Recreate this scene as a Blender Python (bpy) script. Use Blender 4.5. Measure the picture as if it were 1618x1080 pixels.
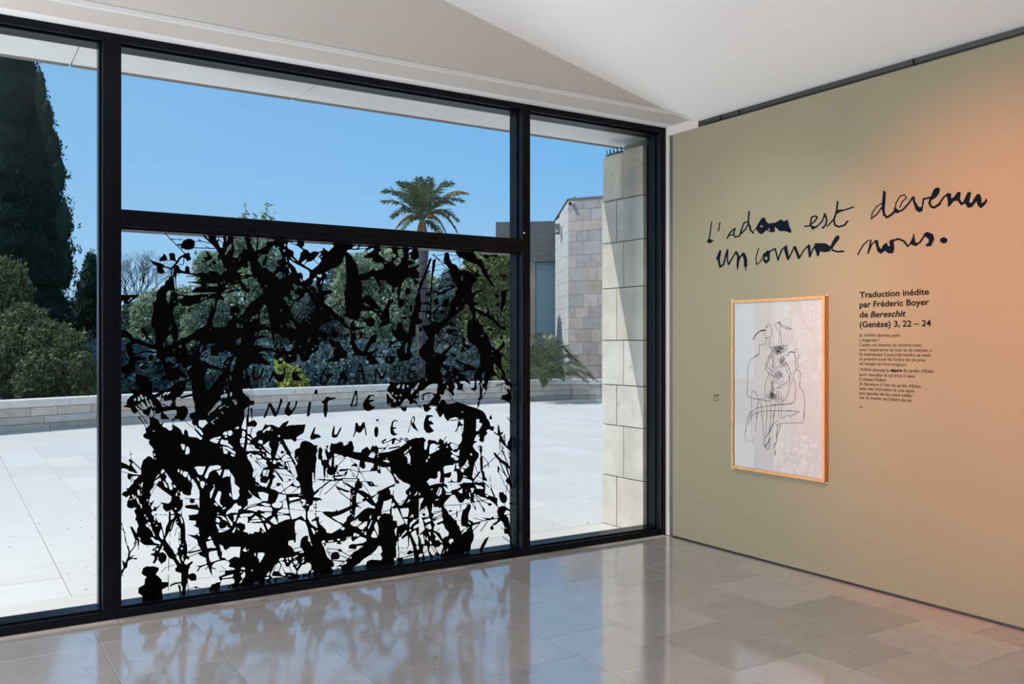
import bpy, bmesh, math, random
import numpy as np
from mathutils import Vector

for _o in list(bpy.data.objects):
    bpy.data.objects.remove(_o)
sc = bpy.context.scene
COL = sc.collection
PI = math.pi
rnd = random.Random(7)

# ------------------------------------------------------------------ camera, world, sun, lights, exposure
FPX, CX, HY, EYE = 1411.0, 809.0, 540.0, 1.5          # focal length, centre column, horizon row (1618x1080), eye height
TH = math.atan2(3020 - CX, FPX)
FW = Vector((math.cos(TH), math.sin(TH), 0)); RT = Vector((math.sin(TH), -math.cos(TH), 0))
cam_d = bpy.data.cameras.new('camera'); cam = bpy.data.objects.new('camera', cam_d); COL.objects.link(cam)
cam_d.sensor_width = 36; cam_d.lens = 36 * FPX / 1618; cam_d.clip_end = 400
cam.location = (0, 0, EYE); cam.rotation_euler = (PI / 2, 0, TH - PI / 2)
sc.camera = cam

SUN_DIR = Vector((-0.66, 0.275, 1.0)).normalized()     # towards the sun
SUN_EL = math.asin(SUN_DIR.z); SUN_AZ = math.atan2(SUN_DIR.x, SUN_DIR.y)
w = bpy.data.worlds.new('sky'); sc.world = w; w.use_nodes = True
nt = w.node_tree; nt.nodes.clear()
tcw = nt.nodes.new('ShaderNodeTexCoord'); nrm = nt.nodes.new('ShaderNodeVectorMath'); nrm.operation = 'NORMALIZE'; nt.links.new(tcw.outputs['Generated'], nrm.inputs[0])
sep = nt.nodes.new('ShaderNodeSeparateXYZ'); nt.links.new(nrm.outputs[0], sep.inputs[0])
asn = nt.nodes.new('ShaderNodeMath'); asn.operation = 'ARCSINE'; nt.links.new(sep.outputs[2], asn.inputs[0])
mr = nt.nodes.new('ShaderNodeMapRange'); mr.inputs[1].default_value = 0; mr.inputs[2].default_value = PI / 2; nt.links.new(asn.outputs[0], mr.inputs[0])
rp = nt.nodes.new('ShaderNodeValToRGB'); nt.links.new(mr.outputs[0], rp.inputs[0])
cr = rp.color_ramp; cr.elements[0].position = 0.0; cr.elements[0].color = (0.42, 0.66, 0.89, 1); cr.elements[1].position = 1.0; cr.elements[1].color = (0.10, 0.22, 0.42, 1)
for _p, _c in ((0.055, (0.28, 0.57, 0.89)), (0.12, (0.155, 0.47, 0.86)), (0.20, (0.085, 0.38, 0.78)), (0.35, (0.11, 0.31, 0.60))):
    _e = cr.elements.new(_p); _e.color = (*_c, 1)
# a little paler towards the sun's side of the sky
dt = nt.nodes.new('ShaderNodeVectorMath'); dt.operation = 'DOT_PRODUCT'; nt.links.new(nrm.outputs[0], dt.inputs[0]); dt.inputs[1].default_value = SUN_DIR
m2 = nt.nodes.new('ShaderNodeMapRange'); m2.inputs[1].default_value = -0.35; m2.inputs[2].default_value = 0.95; m2.inputs[3].default_value = 0.0; m2.inputs[4].default_value = 0.55
nt.links.new(dt.outputs['Value'], m2.inputs[0])
mixw = nt.nodes.new('ShaderNodeMix'); mixw.data_type = 'RGBA'; mixw.inputs[7].default_value = (0.52, 0.70, 0.90, 1)
nt.links.new(m2.outputs[0], mixw.inputs[0]); nt.links.new(rp.outputs[0], mixw.inputs[6])
bg = nt.nodes.new('ShaderNodeBackground'); bg.inputs[1].default_value = 0.94
wo = nt.nodes.new('ShaderNodeOutputWorld')
nt.links.new(mixw.outputs[2], bg.inputs[0]); nt.links.new(bg.outputs[0], wo.inputs[0])

sl = bpy.data.lights.new('sun', 'SUN'); sl.energy = 3.1; sl.angle = math.radians(0.53); sl.color = (1.0, 0.965, 0.91)
so = bpy.data.objects.new('sun', sl); COL.objects.link(so); so.location = (-10, 10, 20)
so.rotation_euler = SUN_DIR.to_track_quat('Z', 'Y').to_euler()

def area(name, loc, target, sx, sy, power, color):
    l = bpy.data.lights.new(name, 'AREA'); l.shape = 'RECTANGLE'; l.size = sx; l.size_y = sy; l.energy = power; l.color = color
    o = bpy.data.objects.new(name, l); COL.objects.link(o); o.location = loc
    o.rotation_euler = (Vector(target) - Vector(loc)).to_track_quat('-Z', 'Y').to_euler()
    return o
def spot(name, loc, target, power, color, deg, blend):
    l = bpy.data.lights.new(name, 'SPOT'); l.energy = power; l.color = color; l.spot_size = math.radians(deg); l.spot_blend = blend
    l.shadow_soft_size = 0.06
    o = bpy.data.objects.new(name, l); COL.objects.link(o); o.location = loc
    o.rotation_euler = (Vector(target) - Vector(loc)).to_track_quat('-Z', 'Y').to_euler()
    return o
# the gallery goes on behind the camera: added rear and side fill areas brighten it, and warm track lights shine on the text wall
area('rear_fill_area', (-1.0, -4.9, 1.7), (-0.6, 5, 2.1), 8.5, 2.9, 12, (0.96, 0.97, 1.0))
area('side_fill_area', (-5.9, 4.0, 1.35), (4, 4.0, 1.9), 2.3, 2.4, 940, (0.97, 0.985, 1.0))
spot('track_light_a', (1.3, 2.0, 3.25), (4.746, 2.60, 1.55), 1000, (1.0, 0.25, 0.07), 48, 1.0)
spot('track_light_b', (2.5, 3.3, 3.15), (4.746, 4.30, 1.55), 170, (1.0, 0.90, 0.72), 58, 1.0)

vs = sc.view_settings
vs.view_transform = 'Standard'; vs.look = 'None'; vs.exposure = 0.10; vs.gamma = 1.0; vs.use_curve_mapping = False
sc.cycles.max_bounces = 12; sc.cycles.transparent_max_bounces = 24; sc.cycles.diffuse_bounces = 6
sc.cycles.caustics_reflective = False; sc.cycles.caustics_refractive = False
sc.cycles.use_denoising = True; sc.cycles.sample_clamp_indirect = 6

# ------------------------------------------------------------------ helpers
def ray(u, v):
    return FW + RT * ((u - CX) / FPX) + Vector((0, 0, (HY - v) / FPX))
def on_plane(u, v, axis, val):
    d = ray(u, v); o = Vector((0, 0, EYE)); return o + d * ((val - o[axis]) / d[axis])
def at_depth(u, v, t):
    return Vector((0, 0, EYE)) + ray(u, v) * t

def lin(c):
    return tuple((x / 12.92 if x <= 0.04045 else ((x + 0.055) / 1.055) ** 2.4) for x in c)

def mat(name, rgb, rough=0.6, spec=0.5, noise=None, bump=None, objcol=False, metal=0.0, coat=0.0, stretch=None, speck=None, ior=None, trans=None, island=0.0):
    """rgb is linear. noise=(scale, amount, detail); bump=(scale, strength); objcol multiplies the object's own colour;
    speck=(scale, threshold, darkness) small pits; island = random brightness for every loose piece"""
    m = bpy.data.materials.new(name); m.use_nodes = True
    n = m.node_tree.nodes; L = m.node_tree.links; b = n['Principled BSDF']
    b.inputs['Roughness'].default_value = rough; b.inputs['Metallic'].default_value = metal
    b.inputs['Specular IOR Level'].default_value = spec
    if ior: b.inputs['IOR'].default_value = ior
    if coat: b.inputs['Coat Weight'].default_value = coat; b.inputs['Coat Roughness'].default_value = 0.05
    tc = n.new('ShaderNodeTexCoord'); co = tc.outputs['Object']
    if objcol:
        oi = n.new('ShaderNodeObjectInfo')
        ad = n.new('ShaderNodeVectorMath'); ad.operation = 'ADD'
        mu = n.new('ShaderNodeVectorMath'); mu.operation = 'SCALE'; mu.inputs['Scale'].default_value = 37.0
        cb = n.new('ShaderNodeCombineXYZ'); L.new(oi.outputs['Random'], cb.inputs[0]); L.new(oi.outputs['Random'], cb.inputs[2])
        L.new(cb.outputs[0], mu.inputs[0]); L.new(tc.outputs['Object'], ad.inputs[0]); L.new(mu.outputs[0], ad.inputs[1]); co = ad.outputs[0]
    if stretch:
        mp = n.new('ShaderNodeMapping'); mp.inputs['Scale'].default_value = stretch; L.new(co, mp.inputs[0]); co = mp.outputs[0]
    base = n.new('ShaderNodeRGB'); base.outputs[0].default_value = (*rgb, 1); cur = base.outputs[0]
    def mul(a, bb, fac=1.0):
        x = n.new('ShaderNodeMix'); x.data_type = 'RGBA'; x.blend_type = 'MULTIPLY'; x.inputs[0].default_value = fac
        L.new(a, x.inputs[6])
        if isinstance(bb, tuple): x.inputs[7].default_value = bb
        else: L.new(bb, x.inputs[7])
        return x.outputs[2]
    if objcol: cur = mul(cur, oi.outputs['Color'])
    if island:
        g = n.new('ShaderNodeNewGeometry'); r = n.new('ShaderNodeMapRange'); r.inputs[3].default_value = 1 - island; r.inputs[4].default_value = 1 + island
        L.new(g.outputs['Random Per Island'], r.inputs[0]); cc = n.new('ShaderNodeCombineColor')
        for k in range(3): L.new(r.outputs[0], cc.inputs[k])
        cur = mul(cur, cc.outputs[0])
    if noise:
        t = n.new('ShaderNodeTexNoise'); t.inputs['Scale'].default_value = noise[0]; t.inputs['Detail'].default_value = noise[2] if len(noise) > 2 else 5
        L.new(co, t.inputs['Vector'])
        r = n.new('ShaderNodeMapRange'); r.inputs[1].default_value = 0.3; r.inputs[2].default_value = 0.7
        r.inputs[3].default_value = 1 - noise[1]; r.inputs[4].default_value = 1 + noise[1]
        L.new(t.outputs['Fac'], r.inputs[0]); cc = n.new('ShaderNodeCombineColor')
        for k in range(3): L.new(r.outputs[0], cc.inputs[k])
        cur = mul(cur, cc.outputs[0])
    if speck:
        t = n.new('ShaderNodeTexNoise'); t.inputs['Scale'].default_value = speck[0]; t.inputs['Detail'].default_value = 2
        L.new(co, t.inputs['Vector'])
        t2 = n.new('ShaderNodeTexNoise'); t2.inputs['Scale'].default_value = speck[0] * 0.09; L.new(co, t2.inputs['Vector'])
        pr = n.new('ShaderNodeMath'); pr.operation = 'MULTIPLY'; L.new(t.outputs['Fac'], pr.inputs[0]); L.new(t2.outputs['Fac'], pr.inputs[1])
        r = n.new('ShaderNodeMapRange'); r.inputs[1].default_value = speck[1]; r.inputs[2].default_value = speck[1] + 0.03
        r.inputs[3].default_value = 1; r.inputs[4].default_value = speck[2]; L.new(pr.outputs[0], r.inputs[0])
        cc = n.new('ShaderNodeCombineColor')
        for k in range(3): L.new(r.outputs[0], cc.inputs[k])
        cur = mul(cur, cc.outputs[0])
    L.new(cur, b.inputs['Base Color'])
    if bump:
        t = n.new('ShaderNodeTexNoise'); t.inputs['Scale'].default_value = bump[0]; t.inputs['Detail'].default_value = 6; L.new(co, t.inputs['Vector'])
        bb = n.new('ShaderNodeBump'); bb.inputs['Strength'].default_value = bump[1]; bb.inputs['Distance'].default_value = 0.01
        L.new(t.outputs['Fac'], bb.inputs['Height']); L.new(bb.outputs[0], b.inputs['Normal'])
    if trans:
        tr = n.new('ShaderNodeBsdfTranslucent'); L.new(cur, tr.inputs[0]); mx = n.new('ShaderNodeMixShader'); mx.inputs[0].default_value = trans
        L.new(b.outputs[0], mx.inputs[1]); L.new(tr.outputs[0], mx.inputs[2]); L.new(mx.outputs[0], n['Material Output'].inputs[0])
    return m

def glass_mat(name, tint, ior):
    m = bpy.data.materials.new(name); m.use_nodes = True; n = m.node_tree.nodes; L = m.node_tree.links; n.remove(n['Principled BSDF'])
    t = n.new('ShaderNodeBsdfTransparent'); t.inputs[0].default_value = (*tint, 1)
    g = n.new('ShaderNodeBsdfGlossy'); g.inputs['Roughness'].default_value = 0.0
    f = n.new('ShaderNodeFresnel'); ge = n.new('ShaderNodeNewGeometry'); mr_ = n.new('ShaderNodeMapRange')     # thin pane: same Fresnel on both faces
    mr_.inputs[3].default_value = ior; mr_.inputs[4].default_value = 1 / ior; L.new(ge.outputs['Backfacing'], mr_.inputs[0]); L.new(mr_.outputs[0], f.inputs[0])
    mx = n.new('ShaderNodeMixShader'); L.new(f.outputs[0], mx.inputs[0]); L.new(t.outputs[0], mx.inputs[1]); L.new(g.outputs[0], mx.inputs[2])
    L.new(mx.outputs[0], n['Material Output'].inputs[0]); return m

M = {}
M['frame'] = mat('dark_navy_aluminium', (0.0028, 0.0036, 0.0062), 0.30, 0.16)
M['glass'] = glass_mat('window_glass', (0.97, 0.985, 0.985), 1.2)
M['picglass'] = glass_mat('picture_glazing', (0.98, 0.98, 0.98), 1.62)
M['vinyl'] = mat('black_vinyl', (0.0015, 0.0015, 0.002), 0.6, 0.04)
M['ink'] = mat('wall_lettering_ink', (0.004, 0.007, 0.013), 0.8, 0.02)
M['text'] = mat('small_text_ink', (0.006, 0.005, 0.006), 0.8, 0.02)
M['textgrey'] = mat('small_text_grey', (0.02, 0.012, 0.010), 0.8, 0.02)
M['wall'] = mat('tan_painted_panel', (0.205, 0.185, 0.126), 0.75, 0.25, noise=(1.3, 0.015), bump=(220, 0.05))
M['white'] = mat('white_plaster', (0.83, 0.85, 0.87), 0.75, 0.3, bump=(90, 0.03))
M['gwall'] = mat('brown_gallery_wall', (0.16, 0.14, 0.11), 0.8, 0.2)
M['shadeceil'] = mat('shaded_warm_plaster', (0.60, 0.575, 0.555), 0.8, 0.25)  # white plaster toned down: weaker light on slope and header soffit put into colour
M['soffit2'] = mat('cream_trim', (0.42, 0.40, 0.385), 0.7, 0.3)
M['soffit'] = mat('painted_concrete_soffit', (0.84, 0.84, 0.83), 0.7, 0.3, noise=(6, 0.03))
M['dark'] = mat('dark_track_metal', (0.02, 0.02, 0.02), 0.45, 0.5)
M['tile'] = mat('polished_limestone', (1, 1, 1), 0.105, 0.95, noise=(7, 0.06, 8), objcol=True, speck=(110, 0.405, 0.55), ior=2.35, stretch=(1, 1, 1))
M['grout'] = mat('grout', (0.10, 0.085, 0.075), 0.8)
M['paver'] = mat('sunlit_travertine', (1, 1, 1), 0.75, 0.2, noise=(5, 0.055, 8), objcol=True, stretch=(0.7, 9.0, 1), speck=(60, 0.44, 0.55))
M['pgrout'] = mat('terrace_joint', (0.16, 0.145, 0.13), 0.9)
M['stone'] = mat('pale_limestone_block', (1, 1, 1), 0.85, 0.2, noise=(5, 0.11, 9), bump=(26, 0.35), objcol=True, speck=(50, 0.41, 0.6))
M['mortar'] = mat('mortar', (0.17, 0.155, 0.14), 0.95, bump=(80, 0.6))
M['conc'] = mat('dark_concrete', (0.20, 0.185, 0.18), 0.85, 0.2, noise=(4, 0.12), stretch=(1, 1, 3))
M['bluepane'] = mat('blue_grey_cladding', (0.34, 0.48, 0.52), 0.35, 0.5)
M['cctv'] = mat('white_housing', (0.7, 0.7, 0.7), 0.4)
M['wood'] = mat('pale_oak', lin((0.70, 0.54, 0.36)), 0.5, 0.4, noise=(22, 0.12), stretch=(1, 1, 1))
M['paper'] = mat('white_paper', (0.47, 0.475, 0.49), 0.85, 0.2)
M['clip'] = mat('clear_clip', (0.8, 0.8, 0.78), 0.2)
M['cypress'] = mat('cypress_foliage', (0.014, 0.038, 0.022), 0.75, 0.2, island=0.5, trans=0.15)
M['bush'] = mat('olive_bush_foliage', (0.125, 0.15, 0.07), 0.5, 0.4, island=0.55, trans=0.35)
M['leaf'] = mat('mid_green_foliage', (0.36, 0.46, 0.33), 0.55, 0.35, island=0.55, trans=0.35)
M['yleaf'] = mat('yellow_green_foliage', (0.27, 0.33, 0.15), 0.55, 0.35, island=0.5, trans=0.4)
M['sleaf'] = mat('lime_shrub_foliage', (0.44, 0.50, 0.13), 0.5, 0.4, island=0.45, trans=0.45)
M['bleaf'] = mat('blue_green_foliage', (0.15, 0.24, 0.26), 0.6, 0.3, island=0.5, trans=0.25)
M['palm'] = mat('palm_frond', (0.13, 0.16, 0.08), 0.45, 0.4, island=0.45, trans=0.3)
M['palmdry'] = mat('dry_palm_frond', (0.30, 0.19, 0.08), 0.6, 0.3, island=0.4, trans=0.3)
M['bark'] = mat('grey_bark', (0.09, 0.08, 0.085), 0.9, noise=(8, 0.25), bump=(12, 0.6))
M['soil'] = mat('garden_ground', (0.035, 0.045, 0.022), 0.95, noise=(1.5, 0.3), bump=(4, 0.6))

class MB:
    def __init__(s): s.v = []; s.f = []
    def box(s, x0, x1, y0, y1, z0, z1):
        k = len(s.v)
        s.v += [(x0, y0, z0), (x1, y0, z0), (x1, y1, z0), (x0, y1, z0), (x0, y0, z1), (x1, y0, z1), (x1, y1, z1), (x0, y1, z1)]
        s.f += [tuple(k + i for i in q) for q in ((0, 3, 2, 1), (4, 5, 6, 7), (0, 1, 5, 4), (1, 2, 6, 5), (2, 3, 7, 6), (3, 0, 4, 7))]
        return s
    def hexa(s, p):                       # 8 corners, same order as box
        k = len(s.v); s.v += [tuple(q) for q in p]
        s.f += [tuple(k + i for i in q) for q in ((0, 3, 2, 1), (4, 5, 6, 7), (0, 1, 5, 4), (1, 2, 6, 5), (2, 3, 7, 6), (3, 0, 4, 7))]
        return s
    def quad(s, *p):
        k = len(s.v); s.v += [tuple(q) for q in p]; s.f.append(tuple(range(k, k + len(p)))); return s
    def tube(s, pts, rads, n=6):
        k0 = len(s.v); pts = [Vector(p) for p in pts]
        for i, p in enumerate(pts):
            d = (pts[min(i + 1, len(pts) - 1)] - pts[max(i - 1, 0)]).normalized()
            a = d.orthogonal().normalized() if abs(d.z) < 0.98 else Vector((1, 0, 0)); a = (a - d * a.dot(d)).normalized(); b = d.cross(a)
            for j in range(n):
                t = 2 * PI * j / n; s.v.append(tuple(p + (a * math.cos(t) + b * math.sin(t)) * rads[i]))
        for i in range(len(pts) - 1):
            for j in range(n):
                s.f.append((k0 + i * n + j, k0 + i * n + (j + 1) % n, k0 + (i + 1) * n + (j + 1) % n, k0 + (i + 1) * n + j))
        s.f.append(tuple(k0 + j for j in range(n))[::-1]); s.f.append(tuple(k0 + (len(pts) - 1) * n + j for j in range(n)))
        return s
    def build(s, name, m, parent=None, bevel=0, seg=1, smooth=False, color=None, kind=None, label=None):
        me = bpy.data.meshes.new(name); me.from_pydata(s.v, [], s.f); me.materials.append(m); me.update()
        if smooth:
            me.polygons.foreach_set('use_smooth', [True] * len(me.polygons))
        return link(name, me, parent, bevel, seg, color, kind, label)
def link(name, me, parent=None, bevel=0, seg=1, color=None, kind=None, label=None):
    o = bpy.data.objects.new(name, me); COL.objects.link(o); o.parent = parent
    if bevel:
        b = o.modifiers.new('bevel', 'BEVEL'); b.width = bevel; b.segments = seg; b.limit_method = 'ANGLE'
    if color: o.color = (*color, 1)
    if kind: o['kind'] = kind
    if label: o['label'] = label
    return o
def tag(o, label, cat, group=None, kind=None):
    if label: o['label'] = label
    if cat: o['category'] = cat
    if group: o['group'] = group
    if kind: o['kind'] = kind
    return o
def empty(name, loc=(0, 0, 0), rz=0):
    o = bpy.data.objects.new(name, None); COL.objects.link(o); o.location = loc; o.rotation_euler = (0, 0, rz); o.empty_display_size = 0.1
    return o
def box(name, m, b, parent=None, **k):
    return MB().box(*b).build(name, m, parent, **k)

# unit slab shared by all tiles / blocks of the same proportions would change bevels, so every piece gets its own 8 corners
# ------------------------------------------------------------------ setting: floor
XG, YF, YG, XW = 4.746, 5.234, 5.34, 4.746
floor = box('floor', M['grout'], (-6, 4.95, -5, 5.42, -0.25, -0.0035), kind='structure')
colx = [-3.16, -2.685, -2.21, -1.735, -1.26, -0.785, -0.295, 0.185, 0.663, 1.135, 1.611, 2.090, 2.565, 3.045, 3.520, 3.977, 4.466, 4.738]
known = {8: [4.85, 4.30, 3.75, 3.2], 9: [4.566, 4.01, 3.46], 10: [4.82, 4.27, 3.72, 3.17], 11: [4.545, 3.99, 3.442, 2.9],
         12: [4.817, 4.27, 3.717, 3.17, 2.6], 13: [4.50, 3.97, 3.44, 2.88, 2.33], 14: [4.82, 4.27, 3.718, 3.17, 2.606, 2.05],
         15: [4.548, 3.98, 3.437, 2.88, 2.333, 1.8], 16: [4.245, 3.70, 3.153, 2.602, 2.05]}
tone = {(13, 3.44): 1.06, (13, 2.88): .86, (13, 2.33): 1.16, (14, 3.718): .97, (14, 3.17): .90, (14, 2.606): .86, (14, 2.05): .98, (15, 3.98): .95,
        (15, 3.437): 1.16, (15, 2.88): .83, (15, 2.333): 1.10, (15, 1.8): .95, (16, 3.70): 1.12, (16, 3.153): 1.12, (16, 2.602): 1.0, (16, 2.05): .88}
G0 = 0.0011
for c in range(len(colx) - 1):
    x0, x1 = colx[c], colx[c + 1]
    ys = list(known.get(c, []))
    if not ys:
        ys = [4.82 if c % 2 else 4.545]
    while ys[-1] > -0.6: ys.append(ys[-1] - 0.551)
    ys = [5.095] + ys
    for a, b_ in zip(ys, ys[1:]):
        if c < 6 and b_ < 1.5: continue
        k = tone.get((c, b_), None)
        if k is None: k = rnd.uniform(0.92, 1.07)
        pink = 0.03 if (c == 16 and b_ < 3.3) else rnd.uniform(-0.006, 0.008)
        base = (0.43 + pink, 0.393, 0.372 - pink * 0.5)
        dz = rnd.uniform(0, 0.0005)
        MB().box(x0 + G0, x1 - G0, b_ + G0, a - G0, -0.02, -0.0012 + dz).build('floor_tile', M['tile'], floor, color=tuple(v * k for v in base), bevel=0.0008)
xs = -3.0
while xs < 4.73:
    xe = min(xs + 0.95, 4.738)
    k = rnd.uniform(.93, 1.03)
    MB().box(xs + G0, xe - G0, 5.095 + G0, 5.30, -0.02, -0.001).build('floor_tile', M['tile'], floor, color=(0.42 * k, 0.37 * k, 0.335 * k), bevel=0.0008)
    xs = xe

# ------------------------------------------------------------------ setting: walls, ceiling, header
box('wall_right', M['wall'], (XW, 4.92, -5, 5.134, 0.012, 3.097), kind='structure')
box('baseboard_right', M['dark'], (XW + 0.006, 4.90, -5, 5.13, -0.003, 0.012), kind='structure')
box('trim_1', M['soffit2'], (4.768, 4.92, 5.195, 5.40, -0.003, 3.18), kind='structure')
box('trim_2', M['dark'], (XW + 0.012, 4.92, -5, 4.86, 3.097, 3.16), kind='structure')
tr = [y for y in (4.62, 4.44, 3.1, 1.9, 0.7)]
tk = empty('lighting_track', (XW, 0, 3.12)); tag(tk, 'black lighting track recessed along the top of the tan wall', 'track')
MB().box(-0.006, 0.012, -4.9, 4.80, -0.012, 0.012).build('rail', M['dark'], tk)
for y in tr: MB().box(-0.010, -0.004, y, y + 0.012, -0.017, 0.018).build('joint_clip', M['frame'], tk)
box('wall_left', M['gwall'], (-6.2, -6, -5, 5.42, -0.003, 4.7), kind='structure')
box('wall_back', M['gwall'], (-6.2, 4.95, -5.2, -5, -0.003, 4.7), kind='structure')
# ceiling: two plaster planes that meet in a soft crease
def zc_white(x): return 3.141 + 0.133 * (XW - x)
def ycrease(x): return 4.87 - (zc_white(x) - 3.18) / 0.755
cb = MB()
N = 24; xs_ = [4.95 - (4.95 + 6) * i / N for i in range(N + 1)]
prof = []
for x in xs_:
    yc = min(ycrease(x), 4.90); row = []
    pts = [(4.90, 3.172)]
    sc_ = max(0.0, min(1.0, (XW - x) / 2.2)); hh, ll_ = 0.13 * sc_, 0.16 * sc_ + 0.004; zb = zc_white(x)
    row = pts + [(4.885, 3.176), (yc, zb)]
    for q_ in (0.25, 0.55, 0.95, 1.45, 2.1, 3.0, 4.5):
        row.append((yc - q_ * ll_, zb + hh * (1 - math.exp(-q_)) / (1 - math.exp(-4.5))))
    row.append((-5.0, zb + hh))
    prof.append([(x, y, z) for y, z in row])
for a, b_ in zip(prof, prof[1:]):
    for j in range(len(a) - 1): cb.quad(a[j], a[j + 1], b_[j + 1], b_[j])
ceil = cb.build('ceiling', M['white'], kind='structure'); ceil.data.materials.append(M['shadeceil'])

bmx = bmesh.new(); bmx.from_mesh(ceil.data); bmesh.ops.remove_doubles(bmx, verts=bmx.verts, dist=1e-5); bmesh.ops.recalc_face_normals(bmx, faces=bmx.faces)
bmx.to_mesh(ceil.data); bmx.free()
for p_ in ceil.data.polygons: p_.material_index = 1 if p_.center.y > ycrease(p_.center.x) + 0.005 else 0  # the slope's dimmer light is carried by its greyer plaster
ceil.data.polygons.foreach_set('use_smooth', [True] * len(ceil.data.polygons))
MB().hexa([(-6, 4.87, 3.168), (4.95, 4.87, 3.168), (4.95, 5.12, 3.166), (-6, 5.12, 3.166), (-6, 4.87, 3.30), (4.95, 4.87, 3.30), (4.95, 5.12, 3.30), (-6, 5.12, 3.30)]).build('trim_3', M['shadeceil'], kind='structure')
MB().box(-6, 4.768, 5.12, 5.40, 3.170, 3.30).build('trim_4', M['white'], kind='structure', bevel=0.006, seg=2)
MB().box(-6, 4.735, 4.862, 4.871, 3.160, 3.19).build('trim_5', M['white'], kind='structure', bevel=0.003)
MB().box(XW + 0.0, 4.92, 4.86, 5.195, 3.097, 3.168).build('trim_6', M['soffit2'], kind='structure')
# roof slab, lintel and the overhang outside
box('roof', M['soffit'], (-6.3, 5.4, -5.3, 5.30, 4.7, 4.9), kind='structure')
box('wall_front', M['soffit'], (-6.3, 5.0, 5.18, 5.38, 3.30, 4.7), kind='structure')
sof = MB()
rf = box('roof_overhang', M['soffit'], (-6.3, 5.6, 5.38, 5.95, 3.186, 3.55), kind='structure')
js = [-4.98, -3.47, -1.96, -0.46, 0.655, 2.05, 3.52, 5.6]
js = [-6.3] + js
for a, b_ in zip(js, js[1:]):
    MB().box(a + 0.004, b_ - 0.004, 5.38, 5.955, 3.170, 3.188).build('soffit_panel', M['soffit'], rf)
    MB().box(a + 0.006, b_ - 0.006, 5.965, 6.045, 3.176, 3.56).build('fascia_panel', M['conc'], rf, bevel=0.004)

# ------------------------------------------------------------------ window wall
win = empty('window_1', (0, YF, 0)); win['kind'] = 'structure'
def wbox(name, b, m='frame', bevel=0.004, **k):
    x0, x1, y0, y1, z0, z1 = b
    return MB().box(x0, x1, y0 - YF, y1 - YF, z0, z1).build(name, M[m], win, bevel=bevel, seg=2, **k)
X0W = -6.0
wbox('bottom_rail', (X0W, 4.762, YF, 5.40, -0.003, 0.045))
wbox('bottom_ledge', (X0W, 4.762, YF + 0.035, 5.40, 0.045, 0.056), bevel=0.003)
wbox('top_rail', (X0W, 4.762, YF, 5.40, 3.128, 3.172))
wbox('top_ledge', (X0W, 4.762, YF + 0.04, 5.40, 3.116, 3.128), bevel=0.003)
mulls = [(-4.64, -4.55), (-1.90, -1.81), (0.728, 0.822), (3.425, 3.494), (4.712, 4.762)]
for a, b_ in mulls:
    wbox('mullion', (a, b_, YF, 5.40, 0.045, 3.128))
    c0 = (a + b_) / 2
    if b_ < 4.7:
        wbox('mullion_bead', (c0 - 0.004, c0 + 0.004, YF - 0.004, YF + 0.002, 0.05, 3.12), bevel=0)
    wbox('glazing_bead', (a - 0.012, a, YF + 0.055, 5.36, 0.056, 3.116), bevel=0.002)
    wbox('glazing_bead', (b_, b_ + 0.004, YF + 0.085, 5.36, 0.056, 3.116), bevel=0.001)
wbox('transom', (0.822, 3.425, YF, 5.40, 2.128, 2.222))
wbox('transom_bead', (0.83, 3.41, YF - 0.005, YF + 0.002, 2.165, 2.172), bevel=0)
wbox('transom_ledge', (0.83, 3.41, YF + 0.03, 5.40, 2.117, 2.128), bevel=0.002)
pn = on_plane(828, 368, 1, YF)
pinb = bmesh.new(); bmesh.ops.create_uvsphere(pinb, u_segments=10, v_segments=6, radius=0.006); me = bpy.data.meshes.new('fixing_pin'); pinb.to_mesh(me); pinb.free()
me.materials.append(M['clip']); po = link('fixing_pin', me, win, label='small bright metal fixing pin'); po.location = (pn.x, -0.003, pn.z)
panes = [(X0W, -4.64, .056, 3.116), (-4.55, -1.90, .056, 3.116), (-1.81, 0.728, .056, 3.116), (0.822, 3.425, .056, 2.117), (0.822, 3.425, 2.222, 3.116), (3.494, 4.712, .056, 3.116)]
for a, b_, z0, z1 in panes:
    MB().box(a, b_, YG - YF, YG + 0.008 - YF, z0, z1).build('glass_pane', M['glass'], win)

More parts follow.
